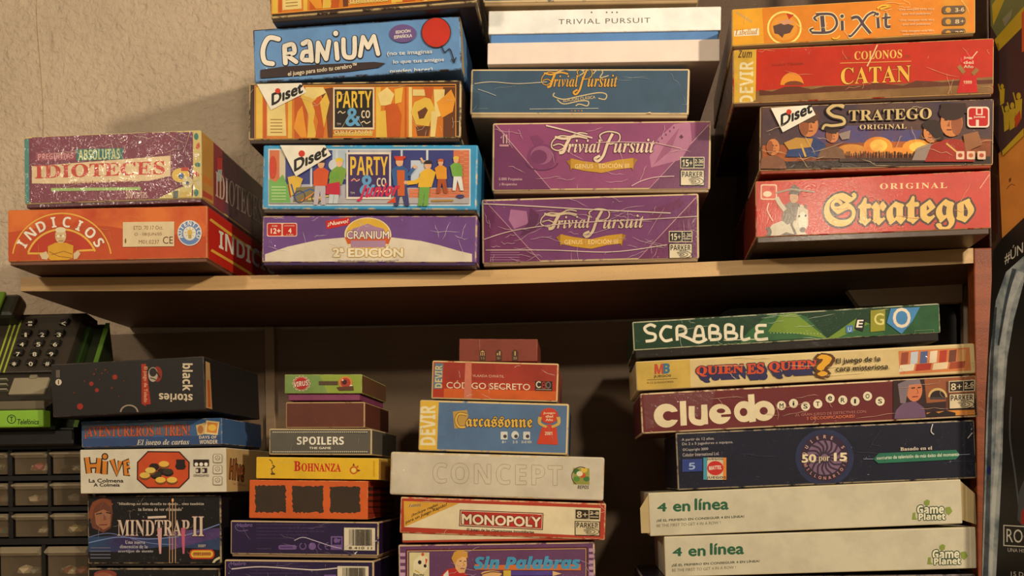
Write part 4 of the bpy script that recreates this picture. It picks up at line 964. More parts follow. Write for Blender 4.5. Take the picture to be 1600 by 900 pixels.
b = Box('painted battle-scene game box with bronze capitals, soldiers and a red corner emblem', Z7, [(230, 60), (1207, 22), (1192, 325), (230, 346)], -.066, .272, (78, 50, 38), 'film', YW, (210, 176, 130), .55, .0022, .003, (150, 56, 28), UP, side=(64, 42, 32))
p = b.f
b.band(.012, .03, .99, .62, M((92, 64, 56), 'film', .3, (58, 46, 66), 16)); p.poly([(440, 150), (660, 150), (900, 170), (880, 220), (640, 220), (430, 230)], M((70, 72, 128), 'film', .3, (104, 70, 80), 16)); b.band(.012, .60, .99, .86, M((176, 92, 40), 'film', .3, (112, 58, 36), 14)); b.band(.012, .84, .99, .97, (58, 44, 38))
for x, y, rx, ry, c_ in ((720, 235, 60, 40, (226, 150, 50)), (722, 232, 36, 26, (244, 206, 90)), (880, 240, 60, 34, (226, 150, 50)), (885, 238, 36, 22, (240, 196, 90)), (610, 250, 60, 24, (206, 150, 60)), (800, 255, 50, 16, (226, 140, 50))): p.ell(x, y, rx, ry, M(c_, 'film', .4, (196, 90, 36), 20), 18)
r_ = random.Random(4)
for k in range(52): x = 560 + k * 7 + r_.uniform(-2, 2); p.rect(x, 262 + r_.uniform(-8, 4), x + 3.4, 290, (52, 34, 30), 0)
p.rect(560, 284, 930, 300, (70, 46, 36), 0)
SK, SKD = (206, 128, 74), (150, 84, 50)
def bust(x, y, rx, ry, hat, coat, sh, flip=1):
    p.poly([(x - rx * 2.4, sh + ry * 1.3), (x - rx * 1.8, sh + ry * .1), (x - rx * .5, sh - ry * .3), (x + rx * .6, sh - ry * .3), (x + rx * 1.7, sh + ry * .2), (x + rx * 2.1, sh + ry * 1.3)], coat)
    p.ell(x, y, rx, ry, SK, 18); p.ell(x - flip * rx * .45, y + ry * .05, rx * .5, ry * .85, SKD, 14); p.poly([(x + flip * rx * .2, y - ry * .15), (x + flip * rx * .42, y + ry * .25), (x + flip * rx * .15, y + ry * .28)], SKD)
    p.line([(x - rx * .1, y - ry * .2), (x + flip * rx * .15, y - ry * .2)], ry * .1, (60, 34, 24)); p.line([(x + flip * rx * .35, y - ry * .2), (x + flip * rx * .65, y - ry * .2)], ry * .1, (60, 34, 24)); p.line([(x, y + ry * .5), (x + flip * rx * .45, y + ry * .5)], ry * .09, (110, 50, 34))
    if hat: p.ell(x, y - ry * .72, rx * 1.15, ry * .55, hat, 18)
bust(432, 148, 40, 50, (92, 60, 40), (46, 62, 110), 215); p.poly([(330, 222), (380, 200), (450, 205), (440, 240), (350, 250)], (190, 140, 60)); p.line([(400, 225), (420, 280)], 8, (206, 160, 70))
bust(530, 190, 26, 32, (60, 40, 34), (120, 84, 60), 245); p.poly([(555, 185), (605, 170), (600, 205), (570, 210)], (150, 130, 120))
bust(285, 240, 27, 34, None, (130, 84, 60), 285); bust(940, 180, 34, 42, (52, 34, 30), (150, 130, 120), 240, -1); p.poly([(905, 150), (940, 132), (985, 160), (990, 210), (960, 215)], (52, 34, 30))
bust(1022, 140, 46, 58, (56, 34, 28), (160, 44, 30), 225, -1); p.poly([(978, 60), (1080, 58), (1086, 100), (975, 96)], (56, 34, 28)); p.poly([(1070, 190), (1130, 175), (1150, 230), (1080, 260)], (150, 96, 60)); p.line([(1000, 225), (1060, 275)], 7, (214, 170, 90))
BZ, BZD = (206, 178, 122), (46, 30, 26)
p.curve([(578, 74), (545, 66), (512, 88), (530, 110), (572, 122), (576, 144), (530, 152), (500, 150), (488, 168)], 26, BZD); p.curve([(578, 74), (545, 66), (512, 88), (530, 110), (572, 122), (576, 144), (530, 152), (500, 150), (488, 168)], [16, 9], BZ)
p.text('TRATEGO', 598, 88, 940, 134, BZ, 's', out=(BZD, .05), sl=-.03); p.text('ORIGINAL', 642, 148, 836, 168, (222, 190, 140), 's', out=(BZD, .03), sl=-.02, sp=1.1)
p.rrect(1086, 74, 1178, 160, 14, (232, 206, 186), sl=0); p.rrect(1092, 80, 1172, 154, 12, (190, 26, 26), sl=0); p.rect(1122, 80, 1150, 108, (232, 206, 186), 0); p.rect(1128, 82, 1144, 104, (190, 26, 26), 0); p.rect(1122, 128, 1134, 160, (232, 206, 186), 0); p.rect(1092, 118, 1106, 126, (232, 206, 186), 0); p.text('Jumbo', 1112, 112, 1160, 122, WH, 'b', sl=0)
for k in range(3): p.rrect(1040 + k * 44, 258, 1074 + k * 44, 292, 4, (224, 190, 160), sl=0); p.ell(1057 + k * 44, 275, 10, 9, [(170, 70, 40), (190, 100, 60), (180, 80, 60)][k], 10)
diset(p, [(275, 80), (440, 52), (460, 108), (325, 180)], (318, 155), (444, 98), 46, (350, 96, 11)); b.scuffs(20, (214, 186, 150), 3, 51)
b.done()

SR = (192, 44, 18)
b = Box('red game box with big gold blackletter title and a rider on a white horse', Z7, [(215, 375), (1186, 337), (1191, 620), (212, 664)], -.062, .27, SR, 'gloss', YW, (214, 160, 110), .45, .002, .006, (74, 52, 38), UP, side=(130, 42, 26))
p = b.f
p.text('ORIGINAL', 728, 388, 1006, 412, (232, 196, 140), 's', sl=-.015, sp=1.25, bold=-.008)
GD = (222, 180, 92)
p.text('Stratego', 500, 434, 1114, 596, GD, 'fr', out=((62, 30, 20), .05), sl=-.035, bold=.022)
p.rrect(234, 392, 302, 456, 8, (226, 190, 160), sl=0); p.rrect(239, 397, 297, 451, 6, (206, 84, 60), sl=0); p.ell(262, 432, 18, 12, (226, 200, 170)); p.ell(282, 410, 10, 9, (190, 40, 30))
HW, HD = (200, 186, 160), (104, 88, 74)
p.poly([(262, 640), (258, 600), (280, 560), (330, 540), (372, 520), (380, 486), (405, 474), (430, 500), (432, 560), (416, 590), (430, 620), (440, 652), (300, 656)], HW)
p.poly([(380, 486), (392, 470), (398, 486)], HD); p.poly([(412, 486), (424, 472), (424, 496)], HD); p.ell(408, 545, 18, 40, (222, 210, 186), 16); p.ell(408, 580, 13, 11, HD, 12); p.ell(394, 524, 4, 5, BK, 8); p.ell(420, 522, 4, 5, BK, 8); p.line([(372, 500), (362, 560), (380, 600)], 10, HD)
p.poly([(318, 650), (312, 612), (340, 590), (380, 610), (440, 610), (442, 640)], HD); p.poly([(330, 480), (360, 462), (392, 472), (380, 540), (345, 560), (322, 540)], (122, 108, 92)); p.ell(372, 448, 18, 22, (196, 150, 110), 14); p.poly([(350, 432), (358, 404), (372, 392), (400, 412), (396, 436)], (90, 70, 56)); p.line([(335, 500), (312, 470), (300, 446)], 18, HW); p.line([(298, 428), (360, 412), (456, 424)], 7, (150, 130, 110)); p.curve([(262, 570), (272, 590), (262, 620), (290, 650)], 16, HD)
p.curve([(268, 470), (262, 500), (285, 545)], 5, (226, 180, 150)); p.line([(1180, 352), (1140, 410)], 4, (230, 150, 110)); b.scuffs(12, (226, 150, 110), 3, 61)
b.done()

# ---- lower pile beside the organiser
BKB = (34, 29, 27)
b = Box('black long card box with upside-down white lettering and red splatters, beside the telephone', L1, [(270, 520), (1105, 470), (1110, 765), (290, 802)], -.035, .20, BKB, 'print', 0, (70, 54, 44), .3, .0012, .0, BKB, LO, lidname='sleeve')
p = b.f; p.slope = 0
p.text('black', 988, 512, 1042, 660, (206, 188, 158), 'b', vert='down', bold=.01); 
t0 = 'stories'
vs, fs = glyphs(t0, 'b', .01); X0, X1 = min(v[0] for v in vs), max(v[0] for v in vs); Y0, Y1 = min(v[1] for v in vs), max(v[1] for v in vs)
p.faces([(1042 - (v[0] - X0) / (X1 - X0) * 182, 672 + (v[1] - Y0) / (Y1 - Y0) * 46 + 6 * (1 - (v[0] - X0) / (X1 - X0))) for v in vs], fs, (206, 188, 158))
p.rect(766, 518, 790, 730, (150, 40, 22), .6); p.poly([(764, 516), (790, 514), (816, 732), (778, 736)], (160, 44, 24)); p.text('El juego de Toledo', 774, 530, 798, 722, (206, 150, 110), 'rb', vert='down')
p.ell(852, 570, 26, 42, (140, 44, 26), 18); p.ell(828, 572, 26, 40, (176, 160, 140), 16); p.ell(828, 560, 20, 24, (44, 36, 34), 14); p.line([(812, 590), (845, 600)], 5, (44, 36, 34)); p.line([(838, 545), (868, 590)], 7, (40, 30, 28))
for x, y, r in ((622, 586, 14), (495, 622, 12), (434, 745, 17), (525, 657, 11), (520, 545, 5), (570, 548, 6), (552, 566, 5), (458, 608, 5), (606, 645, 6), (645, 690, 4), (402, 672, 5), (672, 608, 4), (585, 560, 4), (510, 570, 7), (540, 600, 4)): p.ell(x, y, r, r, (150, 40, 26) if r > 9 else (96, 44, 28), 14)
p.ell(318, 614, 17, 17, (206, 190, 164), 18); p.line([(318, 602), (318, 626)], 5, BKB); p.rect(304, 548, 326, 590, (96, 84, 72)); 
p.ell(700, 775, 50, 40, (150, 132, 110), 20, 180, 360); p.ell(700, 778, 42, 36, (24, 20, 18), 20, 180, 360)
p = b.r; p.poly([(1112, 500), (1135, 510), (1148, 760), (1114, 752)], (190, 150, 100)); p.poly([(1122, 600), (1134, 604), (1140, 750), (1126, 748)], (196, 92, 40))
b.done()

b = Box('flat blue card-game box with red western lettering and fanned cards, under the black long box', L2, [(440, 65), (1200, 42), (1203, 198), (440, 212)], -.004, .15, (62, 96, 140), 'print', 0, (170, 150, 124), .35, .0012, .002, (40, 50, 70), LO)
p = b.f; p.slope = -.01
b.band(.01, .08, .75, .55, M((96, 108, 116), 'print', .4, (60, 84, 120), 30)); b.band(.01, .62, .99, .97, (52, 74, 118))
p.text('¡AVENTUREROS', 460, 92, 832, 160, (196, 92, 56), 's', out=((70, 32, 30), .03), bold=.01); p.text('AL', 842, 92, 878, 136, (196, 92, 56), 's', out=((70, 32, 30), .03)); p.text('TREN!', 886, 84, 1026, 142, (196, 92, 56), 's', out=((70, 32, 30), .03), bold=.01)
p.text('El juego de cartas', 740, 162, 1024, 200, (222, 206, 170), 'si')
p.poly([(1060, 84), (1110, 70), (1120, 130), (1070, 140)], (206, 170, 110)); p.poly([(1115, 58), (1188, 66), (1178, 138), (1108, 132)], (222, 196, 140)); p.poly([(1124, 68), (1180, 74), (1172, 128), (1118, 122)], (206, 130, 50)); p.ell(1085, 108, 16, 22, (170, 110, 60)); p.ell(1148, 98, 22, 18, (226, 180, 70))
p.text('DAYS OF', 1078, 142, 1172, 158, (222, 206, 176), 'b'); p.text('WONDER', 1080, 164, 1178, 186, (222, 206, 176), 'b')
b.done()

HV = (214, 204, 182)
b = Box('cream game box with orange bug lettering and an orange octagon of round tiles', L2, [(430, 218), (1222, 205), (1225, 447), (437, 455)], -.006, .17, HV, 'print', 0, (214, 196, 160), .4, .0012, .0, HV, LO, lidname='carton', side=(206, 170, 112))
p = b.f; p.slope = 0
OH = (214, 130, 44); BB = (44, 28, 22)
for c_, ex in ((BB, 13), (OH, 0)):
    for q, wd in (([(470, 258), (482, 345)], 22), ([(538, 262), (530, 345)], 22), ([(478, 305), (535, 302)], 18), ([(568, 278), (565, 350)], 24), ([(606, 270), (634, 350), (652, 278)], 20), ([(700, 278), (676, 282), (682, 352), (700, 346)], 18), ([(676, 315), (702, 308)], 13)): p.line(q, wd + ex, c_)
    p.ell(568, 254, 12 + ex / 2, 13 + ex / 2, c_, 14)
p.text('La Colmena', 482, 374, 668, 394, BB, 'rb'); p.text('A Colmeia', 508, 398, 648, 416, BB, 'rb')
oc = lambda m: [(800 - 0 + m * .4, 224 + m), (972 - m * .4, 226 + m), (1027 - m, 284 + m * .4), (1026 - m, 372 - m * .4), (972 - m * .4, 426 - m), (796 + m * .4, 426 - m), (741 + m, 378 - m * .4), (742 + m, 284 + m * .4)]
p.poly(oc(0), (60, 24, 18)); p.poly(oc(7), (200, 76, 34))
for x, y, c_ in ((835, 305, BB), (880, 330, BB), (845, 350, (54, 44, 30)), (910, 335, (60, 48, 34)), (888, 294, (226, 176, 70)), (815, 328, (222, 190, 90)), (785, 355, (222, 180, 80)), (870, 380, (226, 180, 70)), (932, 380, (226, 186, 80)), (978, 300, BB)):
    p.ell(x, y + 8, 30, 19, (120, 70, 30) if c_[0] > 100 else (24, 18, 16), 6 if c_ == BB else 16); p.ell(x, y, 28, 16, c_, 6 if c_ == BB else 16)
p.rect(955, 270, 1002, 322, (40, 28, 26)); p.rect(1048, 270, 1132, 306, BB); [p.ell(1064 + 26 * k, 296, 10, 10, WH) for k in range(3)]; p.rect(1062, 316, 1086, 342, BB); p.rect(1096, 316, 1122, 342, BB); p.ell(1068, 330, 7, 9, HV); p.ell(1102, 330, 7, 9, HV); p.text('GEN42GAMES', 1048, 350, 1132, 362, BB, 'r')
for k in range(3): p.rrect(1154, 240 + 60 * k, 1204, 288 + 60 * k, 8, (150, 132, 104)); p.rrect(1157, 243 + 60 * k, 1201, 285 + 60 * k, 7, HV); p.ring(1179, 262 + 60 * k, 13, 12, 3, (130, 112, 88)); p.line([(1172, 270 + 60 * k), (1179, 258 + 60 * k), (1188, 270 + 60 * k)], 3, (130, 112, 88))
p = b.r
p.text('Hive', 1240, 262, 1322, 372, (150, 84, 40), 'bi', sl=.18, out=((80, 50, 34), .06)); p.text('La Colmena', 1262, 392, 1330, 406, (120, 80, 50), 'r', sl=.15)
b.done()

def mindtrap(b, dy):
    p = b.f; p.slope = 0; Y = lambda y: y + dy
    p.poly([(478, Y(690)), (640, Y(680)), (900, Y(700)), (1190, Y(650)), (1190, Y(760)), (900, Y(740)), (640, Y(770)), (478, Y(770))], M((44, 70, 104), 'film', .5, (54, 40, 84), 18))
    p.poly([(900, Y(660)), (1190, Y(640)), (1190, Y(690)), (920, Y(760))], M((92, 66, 120), 'film', .5, (40, 34, 70), 18))
    p.curve([(480, Y(720)), (640, Y(690)), (800, Y(700)), (1000, Y(680)), (1188, Y(620))], 5, (120, 140, 190)); p.curve([(480, Y(690)), (600, Y(670)), (800, Y(720)), (940, Y(730))], 4, (110, 120, 170))
    p.poly([(480, Y(560)), (500, Y(500)), (560, Y(476)), (602, Y(490)), (610, Y(560)), (600, Y(640)), (560, Y(666)), (500, Y(640))], (104, 58, 42)); p.poly([(512, Y(560)), (560, Y(540)), (600, Y(560)), (596, Y(630)), (560, Y(650)), (520, Y(620))], (158, 104, 74)); p.poly([(560, Y(560)), (578, Y(596)), (560, Y(600))], (130, 80, 60)); p.line([(520, Y(566)), (552, Y(560))], 7, (60, 34, 30)); p.line([(575, Y(556)), (600, Y(562))], 7, (60, 34, 30)); p.line([(535, Y(624)), (580, Y(622))], 6, (110, 54, 46)); p.curve([(490, Y(590)), (505, Y(520)), (560, Y(490)), (606, Y(520))], 22, (126, 66, 42))
    p.text('"Mindtrap no sólo desafía tu mente... sino también', 636, Y(502), 1104, Y(520), (200, 186, 170), 's', bold=-.01); p.text('tu forma de ver el mundo"', 748, Y(530), 990, Y(548), (200, 186, 170), 's', bold=-.01)
    TC = (212, 190, 170)
    for x in (918, 934, 950): p.line([(x, Y(480 + abs(x - 934) * 1.4)), (x, Y(880))], 4, (196, 150, 110))
    p.ell(935, Y(490), 6, 10, (230, 170, 110)); p.text('MINDTRAP', 636, Y(596), 1026, Y(684), TC, 's', out=((70, 30, 40), .03)); p.text('II', 1040, Y(578), 1104, Y(684), TC, 's', out=((70, 30, 40), .03)); p.line([(800, Y(584)), (900, Y(580))], 12, TC)
    p.line([(864, Y(640)), (868, Y(780))], [26, 10], (206, 150, 150)); p.line([(992, Y(640)), (994, Y(780))], [24, 10], (196, 96, 120))
    p.text('Una nueva', 678, Y(708), 786, Y(726), (190, 186, 190), 's', bold=-.01); p.text('dimensión de la', 650, Y(732), 800, Y(750), (190, 186, 190), 's', bold=-.01); p.text('acertijos de mente', 640, Y(758), 830, Y(776), (190, 186, 190), 's', bold=-.01)
    for k in range(4): p.rect(490, Y(745 + 18 * k), 600, Y(751 + 18 * k), (100, 100, 120))
    p.rrect(1026, Y(756), 1162, Y(808), 22, (196, 60, 36)); p.rrect(1034, Y(762), 1154, Y(800), 18, (222, 186, 60)); p.rrect(1044, Y(770), 1144, Y(792), 8, (206, 130, 50)); p.text('DISET JUEGO', 1050, Y(774), 1140, Y(788), BK, 'b'); p.text('DISET', 1074, Y(730), 1114, Y(744), (206, 190, 170), 'b')
b = Box('black game box with a painted head, metallic serif title and purple light streaks', L2, [(470, 465), (1195, 460), (1198, 846), (476, 848)], .006, .20, (22, 18, 20), 'film', 0, (150, 128, 100), .35, .0018, .003, (36, 30, 28), LO)
mindtrap(b, 0); b.f.curve([(1150, 840), (1165, 815), (1192, 800)], 12, (206, 196, 150)); b.scuffs(14, (150, 130, 120), 3, 71); b.done()
b = Box('black game box cut by the photo bottom, just below the metallic-titled box', L2, [(474, 856), (1190, 860), (1192, 1190), (476, 1190)], .008, .20, (22, 18, 20), 'film', 0, (150, 128, 100), .45, .0018, .0, (36, 30, 28), LO)
b.f.slope = 0; b.f.ell(570, 892, 62, 24, (130, 60, 44), 18); b.f.ell(560, 940, 70, 60, (150, 84, 60), 18); b.scuffs(6, (150, 130, 120), 3, 72); b.done()

# ---- lower second pile
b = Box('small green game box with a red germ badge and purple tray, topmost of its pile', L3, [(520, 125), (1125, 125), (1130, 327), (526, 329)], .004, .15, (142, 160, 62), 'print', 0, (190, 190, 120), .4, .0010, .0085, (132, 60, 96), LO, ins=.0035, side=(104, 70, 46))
p = b.f; p.slope = 0
p.poly([(525, 130), (800, 130), (860, 275), (527, 276)], M((122, 150, 78), 'print', .25)); RV = (186, 40, 36)
for k in range(14):
    a = k * 2 * math.pi / 14; p.line([(655 + 42 * math.cos(a), 196 + 40 * math.sin(a)), (655 + 70 * math.cos(a), 196 + 60 * math.sin(a))], 15, (236, 214, 190)); p.line([(655 + 42 * math.cos(a), 196 + 40 * math.sin(a)), (655 + 67 * math.cos(a), 196 + 57 * math.sin(a))], 8, RV)
p.ell(655, 196, 50, 46, RV, 20); p.text('VIRUS!', 596, 186, 716, 226, (240, 224, 206), 'b', sl=-.14, out=((120, 20, 24), .04))
p.rect(792, 178, 940, 208, (86, 66, 46)); p.ell(1000, 188, 54, 48, (206, 130, 60), 20); p.ell(1000, 190, 40, 38, (170, 60, 46), 18); p.ell(992, 186, 20, 20, (70, 30, 30), 14); p.ell(978, 170, 8, 7, (230, 200, 170)); p.ell(1045, 218, 12, 11, (236, 220, 190)); p.poly([(930, 225), (1060, 215), (1065, 250), (950, 252)], (96, 60, 40))
b.done()
b = Box('small plain maroon box with pale worn edges, under the green germ box', L3, [(528, 342), (1152, 338), (1150, 545), (534, 545)], .006, .15, (98, 50, 36), 'print', 0, (176, 140, 96), .7, .0016, .0, (80, 44, 30), LO); b.scuffs(6, (130, 84, 60), 3, 5); b.done()

b = Box('small charcoal game box with white film-strip dots and block capitals', L3, [(404, 546), (1205, 552), (1205, 755), (398, 755)], .003, .16, (92, 86, 76), 'print', 0, (196, 172, 130), .75, .0016, .0, (70, 60, 50), LO)
p = b.f; p.slope = 0
p.text('SPOILERS', 620, 612, 986, 674, WH, 'b', bold=.004); p.text('THE GAME', 716, 692, 884, 708, WH, 'rb')
for k in range(48):
    x = 430 + 15.6 * k; p.rect(x, 572, x + 9, 580, (214, 202, 176)); p.rect(x, 725, x + 9, 733, (214, 202, 176))
b.scuffs(8, (150, 138, 116), 3, 7); b.done()

YB = (226, 180, 36)
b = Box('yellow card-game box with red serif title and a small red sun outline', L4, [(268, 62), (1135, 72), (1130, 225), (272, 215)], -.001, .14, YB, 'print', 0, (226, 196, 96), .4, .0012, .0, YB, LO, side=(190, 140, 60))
p = b.f; p.slope = .008
p.text('B', 538, 94, 582, 160, (196, 36, 26), 's', bold=.02); p.text('OHNANZA', 590, 108, 866, 164, (196, 36, 26), 's', bold=.015)
p.ring(957, 156, 24, 24, 8, (190, 70, 26)); p.ell(957, 156, 14, 14, (232, 206, 110)); p.poly([(948, 126), (956, 106), (966, 124)], (120, 50, 24)); p.poly([(974, 132), (990, 120), (988, 140)], (190, 70, 26)); p.poly([(984, 150), (1006, 158), (986, 168)], (120, 50, 24))
p.curve([(364, 80), (380, 92), (386, 112)], 6, (96, 70, 30)); p.curve([(386, 120), (400, 132), (380, 150), (392, 186)], 9, (96, 70, 30)); p.rect(374, 176, 404, 188, (90, 60, 30)); p.rect(1096, 90, 1104, 200, (200, 150, 40)); b.scuffs(5, (240, 214, 130), 3, 9)
b.done()

OB = (206, 92, 36)
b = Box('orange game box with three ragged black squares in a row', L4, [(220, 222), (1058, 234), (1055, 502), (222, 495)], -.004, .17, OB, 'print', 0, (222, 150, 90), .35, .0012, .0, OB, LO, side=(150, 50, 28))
p = b.f; p.slope = .008; r_ = random.Random(8)
for x0, y0, x1, y1 in ((265, 264, 480, 450), (526, 268, 744, 452), (790, 272, 1000, 452)):
    pts = []
    for k in range(16): pts.append((x0 + (x1 - x0) * k / 16, y0 + r_.uniform(-5, 5)))
    for k in range(16): pts.append((x1 + r_.uniform(-6, 6), y0 + (y1 - y0) * k / 16))
    for k in range(16): pts.append((x1 - (x1 - x0) * k / 16, y1 + r_.uniform(-5, 8)))
    for k in range(16): pts.append((x0 + r_.uniform(-6, 6), y1 - (y1 - y0) * k / 16))
    p.poly(pts, (58, 44, 32))
p = b.r
for k in range(5): p.rect(1058, 275 + k * 45, 1240, 300 + k * 40, (70, 34, 24), 0)
b.done()

TP = (42, 27, 64)
def purplebox(b, dy, dx):
    p = b.f; p.slope = 0; LV = (112, 84, 140); X = lambda x: x + dx; Y = lambda y: y + dy
    p.text('Hasbro', X(140), Y(530), X(244), Y(556), (120, 96, 150), 'rb', sl=-.03); p.curve([(X(140), Y(535)), (X(124), Y(555)), (X(150), Y(582)), (X(215), Y(578))], 5, (110, 86, 140))
    r = random.Random(3)
    for k in range(5): p.text('Contenido tarjetas un reloj de arena tablero y reglas del juego completo para todos', X(272), Y(532 + 24 * k), X([620, 680, 750, 640, 540][k]), Y(544 + 24 * k), (92, 70, 120), 'r')
    p.text('www.hasbro.es', X(275), Y(702), X(375), Y(712), (96, 74, 124), 'r')
    p.rrect(X(428), Y(682), X(556), Y(714), 14, LV); p.rrect(X(440), Y(692), X(530), Y(704), 5, (80, 58, 108)); p.ring(X(600), Y(690), 21, 22, 7, LV, -60, 250); p.ell(X(666), Y(691), 26, 26, LV, 20)
    p.ring(X(732), Y(690), 24, 24, 6, LV, 90, 270); p.ring(X(780), Y(690), 24, 24, 6, LV, 90, 270); p.line([(X(758), Y(690)), (X(778), Y(690))], 5, LV)
    p.rect(X(796), Y(620), X(880), Y(716), LV); p.rect(X(806), Y(630), X(870), Y(680), TP); p.ell(X(832), Y(650), 14, 18, LV); p.poly([(X(842), Y(640)), (X(868), Y(640)), (X(850), Y(672))], LV)
    b.part_print('barcode_label', lambda p: barcode(p, X(890), Y(560), X(1108), Y(718), 5), 'film')
b = Box('dark purple game box under the orange one, uncovered barcode label at its right end', L4, [(88, 506), (1135, 522), (1130, 776), (90, 766)], .0, .24, TP, 'film', 0, (186, 158, 118), .7, .0018, .003, (150, 120, 90), LO)
purplebox(b, 0, 0); p = b.f; p.k += 8; p.curve([(540, 650), (600, 628), (680, 650), (800, 690), (870, 705)], 5, (190, 176, 196)); p.curve([(890, 700), (960, 670), (1040, 690), (1120, 650)], 5, (206, 190, 190)); p.poly([(960, 740), (985, 725), (970, 748)], (226, 220, 220)); b.scuffs(14, (150, 130, 160), 3, 91); b.done()
b = Box('dark purple game box at the photo bottom, its barcode label half out of view', L4, [(45, 780), (1100, 797), (1098, 1075), (48, 1070)], -.008, .24, TP, 'film', 0, (186, 158, 118), .8, .0020, .0, (150, 120, 90), LO)
purplebox(b, 270, -46); p = b.f; p.k += 8; p.curve([(100, 850), (300, 835), (560, 850), (700, 856), (880, 840)], 8, (214, 200, 196)); b.scuffs(10, (150, 130, 160), 3, 92); b.done()

# ---- lower third pile
b = Box('small brick-red box with three dark pictogram tabs, topmost of its pile', L5, [(483, 120), (982, 122), (980, 266), (478, 262)], .05, .10, (128, 58, 42), 'print', 0, (150, 84, 60), .35, .001, .0, (110, 50, 36), LO)
p = b.f; p.slope = 0
for x, k in ((630, 0), (734, 1), (838, 2)):
    p.poly([(x - 20, 262), (x - 20, 205), (x - 8, 190), (x + 8, 190), (x + 20, 205), (x + 20, 262)], (74, 50, 36)); C_ = (200, 160, 100)
    if k == 0: p.poly([(x - 16, 206), (x, 194), (x + 16, 206)], C_); [p.rect(x - 14 + 11 * j, 210, x - 9 + 11 * j, 228, C_) for j in range(3)]
    elif k == 1: p.rect(x - 12, 212, x - 4, 226, C_); p.rect(x + 2, 200, x + 10, 226, C_)
    else: p.rect(x - 4, 200, x + 4, 228, C_)
    p.text(['1-5', '10+', '30'][k], x - 12, 236, x + 12, 252, (160, 130, 90), 'b')
p.line([(612, 124), (612, 190)], 3, (170, 110, 84)); b.done()

RC_ = (170, 52, 32)
b = Box('red and orange game box with white thin capitals and a blue side tab', L5, [(308, 257), (1118, 278), (1110, 526), (300, 505)], .004, .20, RC_, 'film', 0, (206, 176, 122), .75, .002, .0, (150, 60, 36), LO)
p = b.f; p.slope = .024
b.band(.10, .05, .985, .5, M((160, 54, 40), 'film', .2)); b.band(.10, .72, .985, .95, M((204, 92, 36), 'film', .2))
p.poly([(325, 275), (380, 278), (368, 440), (316, 438)], (96, 120, 140)); p.text('DEVIR', 326, 290, 372, 434, (206, 186, 130), 'b', vert=True)
p.text('CÓDIGO SECRETO', 400, 386, 934, 436, (226, 206, 176), 'r', bold=.008); p.text('VLAADA CHVÁTIL', 566, 344, 768, 364, (222, 180, 150), 'r')
p.rect(966, 390, 1076, 452, (50, 36, 32)); p.ring(990, 413, 15, 18, 7, (226, 210, 180), 40, 320); p.ring(1022, 408, 10, 10, 6, (170, 50, 34)); p.ring(1022, 426, 12, 11, 6, (170, 50, 34)); p.ring(1050, 416, 14, 18, 6, (120, 110, 100)); p.rect(972, 440, 1070, 446, (150, 130, 110))
p.poly([(520, 268), (560, 270), (560, 500), (510, 500)], M((206, 120, 96), 'film', .2)); p.poly([(1020, 280), (1105, 283), (1100, 520), (1000, 517)], M(RC_, 'wrap')) if False else None
b.scuffs(10, (230, 200, 180), 4, 11); b.done()

CB = (84, 112, 148)
b = Box('blue game box with yellow end band, gold uncial title and a red award figure', L5, [(228, 508), (1186, 537), (1172, 862), (216, 836)], .0, .21, CB, 'print', 0, (206, 178, 124), .75, .0024, .0, (70, 84, 110), LO)
p = b.f; p.slope = .028
b.band(.0, .01, .128, .985, M((216, 172, 60), 'print', .15)); p.text('DEVIR', 232, 545, 328, 800, (226, 212, 170), 'b', vert=True, bold=.01, sl=0)
p.poly([(440, 585), (530, 575), (540, 610), (510, 690), (450, 694)], (190, 150, 70)); p.curve([(530, 606), (480, 600), (460, 640), (480, 682), (520, 684)], 19, (60, 50, 50)); p.curve([(530, 606), (480, 600), (460, 640), (480, 682), (520, 684)], 13, (222, 176, 70))
p.text('arcassonne', 524, 616, 948, 684, (222, 176, 70), 'fr', out=((56, 46, 44), .04), sl=.012, bold=.01)
for x, k in ((768, 0), (838, 1), (912, 2)):
    p.rrect(x - 22, 714, x + 22, 764, 5, (206, 204, 196), sl=0) if k != 1 else p.ell(x, 736, 24, 26, (206, 204, 196)); p.ell(x + 6, 744, 12, 12, (60, 60, 64), 10); p.text(['8+', '2-5', '30-45 MIN.'][k], x - (14, 16, 34)[k], 772, x + (14, 16, 34)[k], 788, (206, 204, 196), 'b', sl=0)
AR = (200, 62, 34)
p.ell(1056, 612, 58, 50, AR, 24); p.poly([(1008, 690), (1042, 668), (1072, 668), (1104, 690), (1112, 798), (978, 792)], AR); p.curve([(998, 620), (996, 660), (1040, 684)], [24, 14], (206, 166, 80)); p.curve([(1114, 620), (1116, 662), (1072, 684)], [24, 14], (206, 166, 80))
for y, t_ in ((588, 'Juego'), (608, 'del'), (630, 'Año')): p.text(t_, 1034 if t_ != 'Juego' else 1018, y, 1080 if t_ != 'Juego' else 1094, y + 16, (232, 206, 170), 'rb', sl=0)
p.text('2001', 1028, 714, 1076, 736, (232, 206, 170), 'b', sl=0); b.scuffs(10, (130, 150, 170), 3, 13); b.done()

